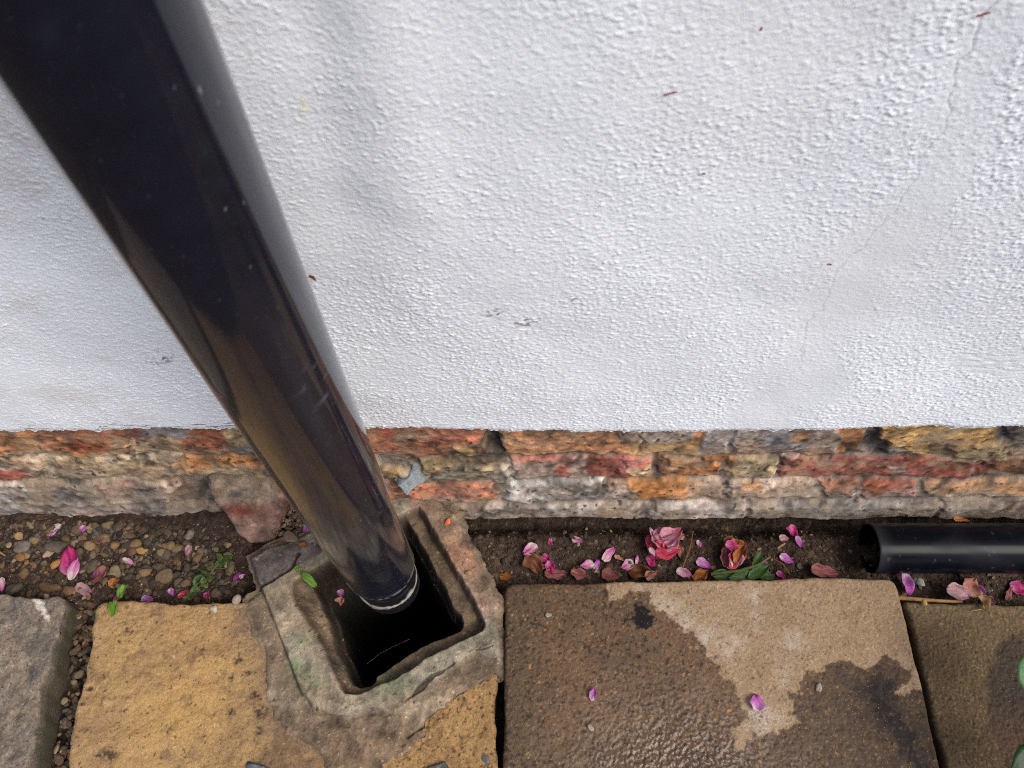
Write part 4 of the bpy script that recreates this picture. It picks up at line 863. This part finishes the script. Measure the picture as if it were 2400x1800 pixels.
# rose heads
def rose(a, b, label, parts, k_=.86):
    p = ground_at(a, b); r = empty('fallen_rose', tuple(p)); m = px(p, p[2])
    tag(r, label, 'rose', 'fallen rose heads')
    for (du, dv, l, w_, ang, kind, lift, tilt, k) in parts:
        petal_obj('petal', (du * m * k_, -dv * m * k_, lift), l * m * k_, w_ * m * k_, ang, kind, tilt, None, r, **k)
rose(1548, 1278, 'large fallen pink rose head lying against the brickwork', [
    (4, 14, 78, 60, -20, 'red', .001, (0, 0), dict(cup=.5, curl=.2)), (14, 20, 66, 34, -12, 'red', .006, (14, 0), dict(cup=.5, curl=.2)), (-22, 6, 60, 36, 80, 'red', .004, (10, 8), dict(cup=.5, crk=.12)),
    (10, -4, 62, 56, 160, 'rose', .012, (-8, 10), dict(cup=.7, curl=.4, crk=.08)), (22, -8, 64, 44, -30, 'rose', .016, (-14, -8), dict(cup=.6, curl=.3, crk=.06)), (4, -16, 58, 34, -8, 'rose', .015, (-16, 0), dict(cup=.6, curl=.3)), (40, -10, 34, 22, -15, 'peach', .014, (0, 14), dict(cup=.5, crk=.1)),
    (-12, 4, 40, 26, 60, 'rose', .018, (22, 0), dict(cup=.8, crk=.2)), (-6, 14, 36, 20, 30, 'red', .018, (24, 10), dict(cup=.8, crk=.25)), (-24, -18, 36, 13, -115, 'white', .014, (0, -20), dict(cup=.5)), (-28, 26, 26, 13, 60, 'white', .010, (0, 0), dict(cup=.4)), (14, 12, 44, 26, -10, 'pink', .014, (18, 0), dict(cup=.7, crk=.1))])
rose(1712, 1304, 'withered rose head with orange brown outer petals, above the green leaves', [
    (0, 6, 64, 46, -80, 'rose', .002, (0, 0), dict(cup=.7)), (4, 12, 54, 36, -70, 'pink', .010, (8, 8), dict(cup=.8, curl=.3)), (-22, 6, 54, 26, -85, 'dusty', .006, (16, 0), dict(cup=.6, crk=.12)), (14, 0, 64, 24, -62, 'orange', .014, (-10, 0), dict(cup=.8, crk=.1)), (26, -4, 56, 24, -72, 'orange', .008, (-20, 0), dict(cup=.7, crk=.1)),
    (-4, -26, 38, 26, 0, 'brown', .012, (0, 8), dict(cup=.7, crk=.2)), (12, -24, 36, 20, 20, 'orange', .014, (10, 0), dict(cup=.7, crk=.2)), (-4, -14, 34, 26, 20, 'mag', .016, (0, 0), dict(cup=.7)), (-6, 22, 40, 26, -80, 'red', .012, (10, 0), dict(cup=.8))])
def stem_tube(name, pts, r0, r1, kind, mt, parent=None, loc=None, n=8):
    pts = np.array(pts, float); t = np.linspace(0, 1, len(pts)); tt = np.linspace(0, 1, 24)
    P_ = np.stack([np.interp(tt, t, pts[:, i]) for i in range(3)], 1); V = []
    for i, p in enumerate(P_):
        d = P_[min(i + 1, 23)] - P_[max(i - 1, 0)]; d = d / np.linalg.norm(d); a = np.cross(d, (0, 0, 1)); a /= np.linalg.norm(a) + 1e-9; b = np.cross(a, d); r = r0 + (r1 - r0) * i / 23
        for k in range(n): V.append(p + r * (a * math.cos(6.2832 * k / n) + b * math.sin(6.2832 * k / n)))
    Fq = np.array([(i * n + k, i * n + (k + 1) % n, (i + 1) * n + (k + 1) % n, (i + 1) * n + k) for i in range(23) for k in range(n)])
    cc = np.broadcast_to(alb(np.array(KIND[kind][1]), E_GRD), (len(V), 3)) * np.random.RandomState(3).uniform(.85, 1.15, (len(V), 1))
    return add_mesh(name, V, Fq, mt, parent, cc, loc=loc, world=False)
def sprig(name, a, b, label, cat, leaves, stems, mt=M_leaf, z=None, group=None):
    p = ground_at(a, b) if z is None else at_z(a, b, z); r = empty(name, tuple(p)); m = px(p, p[2]); tag(r, label, cat, group)
    for (du, dv, l, w_, ang, kind, lift, tilt) in leaves: petal_obj('leaf', (du * m, -dv * m, lift), l * m, w_ * m, ang, kind, tilt, mt, r, cup=.5, curl=.2, pw=.85, tip=.9, crk=.05)
    for s in stems:
        pts = [(u_ * m, -v_ * m, z_) for u_, v_, z_ in s[0]]; stem_tube('stem', pts, s[1], s[2], s[3], mt, r)
    return r
sprig('leaf_sprig', 1727, 1340, 'green leaf sprig with a stem lying behind the slab under the withered rose', 'leaf sprig',
      [(-30, 12, 60, 26, 10, 'leaf', .004, (10, 0)), (12, 14, 76, 24, -8, 'leaf', .007, (14, 0)), (42, 6, 60, 28, -30, 'leaf', .009, (-10, 0)), (40, -18, 56, 20, -62, 'leaf', .012, (10, 6)), (58, 16, 36, 26, 20, 'leaf', .006, (0, 0))],
      [([(-60, 8, .004), (0, 4, .010), (40, -6, .016), (66, -22, .020)], .0022, .0012, 'dull')])
r_ = random.Random(4); lv = []
for i in range(26):
    t = r_.uniform(0, 1); du = -34 + 62 * t + r_.uniform(-14, 14); dv = 44 - 86 * t + r_.uniform(-16, 16)
    lv.append((du, dv, r_.uniform(15, 27), r_.uniform(8, 13), r_.uniform(-150, 20), 'dull' if r_.random() < .75 else 'leaf', .004 + .008 * r_.random(), (r_.uniform(-25, 25), r_.uniform(-25, 25))))
sprig('weed', 503, 1346, 'straggly dark green weed with small leaflets growing beside the clay tile', 'weed', lv,
      [([(-36, 44, .002), (-8, 12, .008), (10, -16, .010), (24, -46, .008)], .0008, .0005, 'dull'), ([(-6, 10, .007), (-26, -4, .009), (-38, -10, .010)], .0006, .0004, 'dull'), ([(6, -8, .009), (28, -6, .010), (40, 4, .009)], .0006, .0004, 'dull')])
# plant reaching in at the right edge, over the olive slab
pl = at_z(2520, 1720, 0.); sh = empty('leafy_plant', tuple(pl)); tag(sh, 'leafy green garden plant reaching in over the olive brown slab at the right edge', 'plant')
def pleaf(a, b, z, l, w_, ang, kind, tilt):
    p = at_z(a, b, z); petal_obj('leaf', tuple(p - pl), l, w_, ang, kind, tilt, M_leaf, sh, cup=.3, curl=-.15, pw=.85, tip=.8, crk=.04)
pleaf(2436, 1600, .085, .050, .040, 100, 'bright', (12, 0)); pleaf(2452, 1575, .075, .056, .040, 60, 'deep', (-10, 10)); pleaf(2420, 1818, .055, .060, .044, 150, 'deep', (8, 0)); pleaf(2540, 1700, .10, .06, .045, 30, 'bright', (0, 10)); pleaf(2500, 1840, .06, .06, .05, 200, 'leaf', (0, 10))
stem_tube('stem', [(0, 0, 0), (-.004, .004, .04), (-.012, .012, .09)], .002, .0012, 'leaf', M_leaf, sh)
stem_tube('stem', [(0, 0, .01), (-.010, -.012, .035), (-.022, -.022, .055)], .0016, .0010, 'leaf', M_leaf, sh)
# twigs and bits
def twig(pts, r0, r1, label, kind='tan', name='twig', cat='twig', zz=None):
    P_ = [at_z(a, b, z) for a, b, z in pts]; l0 = P_[0].copy(); o = stem_tube(name, P_, r0, r1, kind, M_twig, None, l0); tag(o, label, cat); return o
twig([(2060, 1398, -.012), (2120, 1402, -.010), (2180, 1407, -.010), (2255, 1411, -.012)], .0026, .0016, 'smooth tan twig lying behind the olive brown slab')
twig([(2275, 1432, .0015), (2300, 1428, .003), (2318, 1424, .004), (2318, 1414, .004)], .0006, .0005, 'thin pale stalk on the back edge of the olive brown slab')
twig([(1624, 1245, -.035), (1618, 1280, -.022), (1600, 1330, -.024)], .0009, .0007, 'thin brown stem standing right of the large rose head', 'brown')
twig([(1785, 1312, -.022), (1810, 1308, -.016), (1835, 1322, -.014), (1850, 1345, -.022)], .0007, .0006, 'arched brown stem right of the green leaf sprig', 'brown')
twig([(1822, 1285, -.024), (1840, 1273, -.023)], .0013, .0010, 'short straw coloured stick on the soil close to the brickwork')
twig([(-8, 1290, -.022), (12, 1302, -.022)], .0012, .0009, 'short straw stick on the gravel at the left edge')
twig([(-60, 1690, -.165), (0, 1650, -.165)], .0003, .0002, 'x') if False else None
twig([(860, 1556, -.120), (890, 1532, -.118), (925, 1514, -.116), (962, 1497, -.116)], .0003, .0002, 'hair thin pale strand hanging inside the dark drain', 'pale', 'strand', 'strand')
def stone(a, b, z, r, c, label, fl=.6, name='stone_chip', cat='stone chip', k=3):
    global gV, gF, gC, off
    p = at_z(a, b, z); sv = (gV, gF, gC, off); gV, gF, gC, off = [], [], [], 0
    pebble(p[0], p[1], z + r * fl * .8, r, c, k, fl); o = add_mesh(name, gV[0], gF[0], M_pebble, None, gC[0], loc=p); gV, gF, gC, off = sv
    tag(o, label, cat); return o
stone(503, 1428, .001, .0042, (196, 186, 172), 'white angular stone chip on the back edge of the yellow slab')
stone(557, 1407, .000, .0048, (150, 138, 128), 'grey crumpled lump at the back right corner of the yellow slab', .9)
stone(1918, 1613, .002, .0036, (196, 186, 166), 'white round chip on the damp part of the big slab near the tarry streak', .5)
stone(1385, 1705, .002, .0030, (176, 168, 150), 'pale chip on the wet part of the big slab below the violet petal', .4)
stone(1285, 1442, .002, .0024, (170, 158, 138), 'small cream pebble stuck in the wet upper left of the big slab', .4)
stone(2155, 1367, -.016, .0045, (150, 156, 146), 'pale grey green pebble in front of the fallen pipe', .5)
stone(2166, 1414, .000, .0030, (176, 146, 90), 'small yellow grit grain on the back edge of the olive brown slab', .5)
stone(798, 1444, .006, .0018, (176, 160, 130), 'x') if False else None
stone(1098, 1343, .006, .0030, (168, 136, 100), 'buff pebble on the red clay side of the drain surround', .5)
stone(1050, 1224, .006, .0034, (206, 104, 62), 'orange brick crumb on the drain surround below the brickwork', .5)
stone(681, 1261, .004, .0062, (128, 112, 94), 'flat grey brown pebble between brick chunk and clay tile', .4)
stone(1138, 1778, .000, .0032, (120, 126, 128), 'blue grey pebble near the front right of the yellow slab', .4)
def bit(poly, z, c, label):
    o = sheet_solid('slate_chip', poly, at_z(*poly[0], z), (0, 0, 1), .006, lambda u, v, ny, nx: np.broadcast_to(np.array(c, float), (ny, nx, 3)) * (1 + .1 * gn(ny, nx, 6, 9))[..., None], M_gully, None, .0008, .0015, .0002, 700)
    tag(o, label, 'slate chip')
bit([(578, 1790), (590, 1788), (632, 1797), (640, 1812), (578, 1812)], .004, (104, 108, 112), 'blue grey slate chip on the yellow slab at the bottom edge of the photo')
bit([(1000, 1796), (1040, 1786), (1046, 1800), (1044, 1812), (995, 1812)], .004, (88, 92, 82), 'dark green grey chip on the yellow slab at the bottom edge, right of the drain')
# specks stuck to the white wall
def speck(a, b, l, w_, ang, kind, label):
    p = at_y(a, b, YR - .004); m = np.linalg.norm(p - np.array((0, 0, HC))) / FPX
    V, Fq, cc = petal_geo(l * m, w_ * m, kind, int(a)); R_ = np.array(Matrix.Rotation(rad(90), 3, 'X') @ Matrix.Rotation(-rad(ang), 3, 'Z'))
    o = add_mesh('seed_husk', V @ R_.T, Fq, M_twig, None, cc); o.location = p; tag(o, label, 'seed husk', 'husks stuck to the white wall')
speck(1783, 67, 9, 6, -70, 'purple', 'tiny dark red husk near the top of the white wall, right of centre')
speck(1571, 218, 30, 4, -20, 'dusty', 'thin reddish splinter on the upper white wall')
speck(1649, 406, 9, 4, 0, 'purple', 'tiny dark red dot of husk in the middle of the white wall')
speck(1944, 619, 11, 5, 0, 'dusty', 'small red brown husk beside the wall crack')
speck(2304, 32, 24, 6, -20, 'dusty', 'red forked husk on the wall crack at the upper right')
speck(733, 650, 22, 9, 60, 'brown', 'brown husk caught between the white wall and the downpipe')
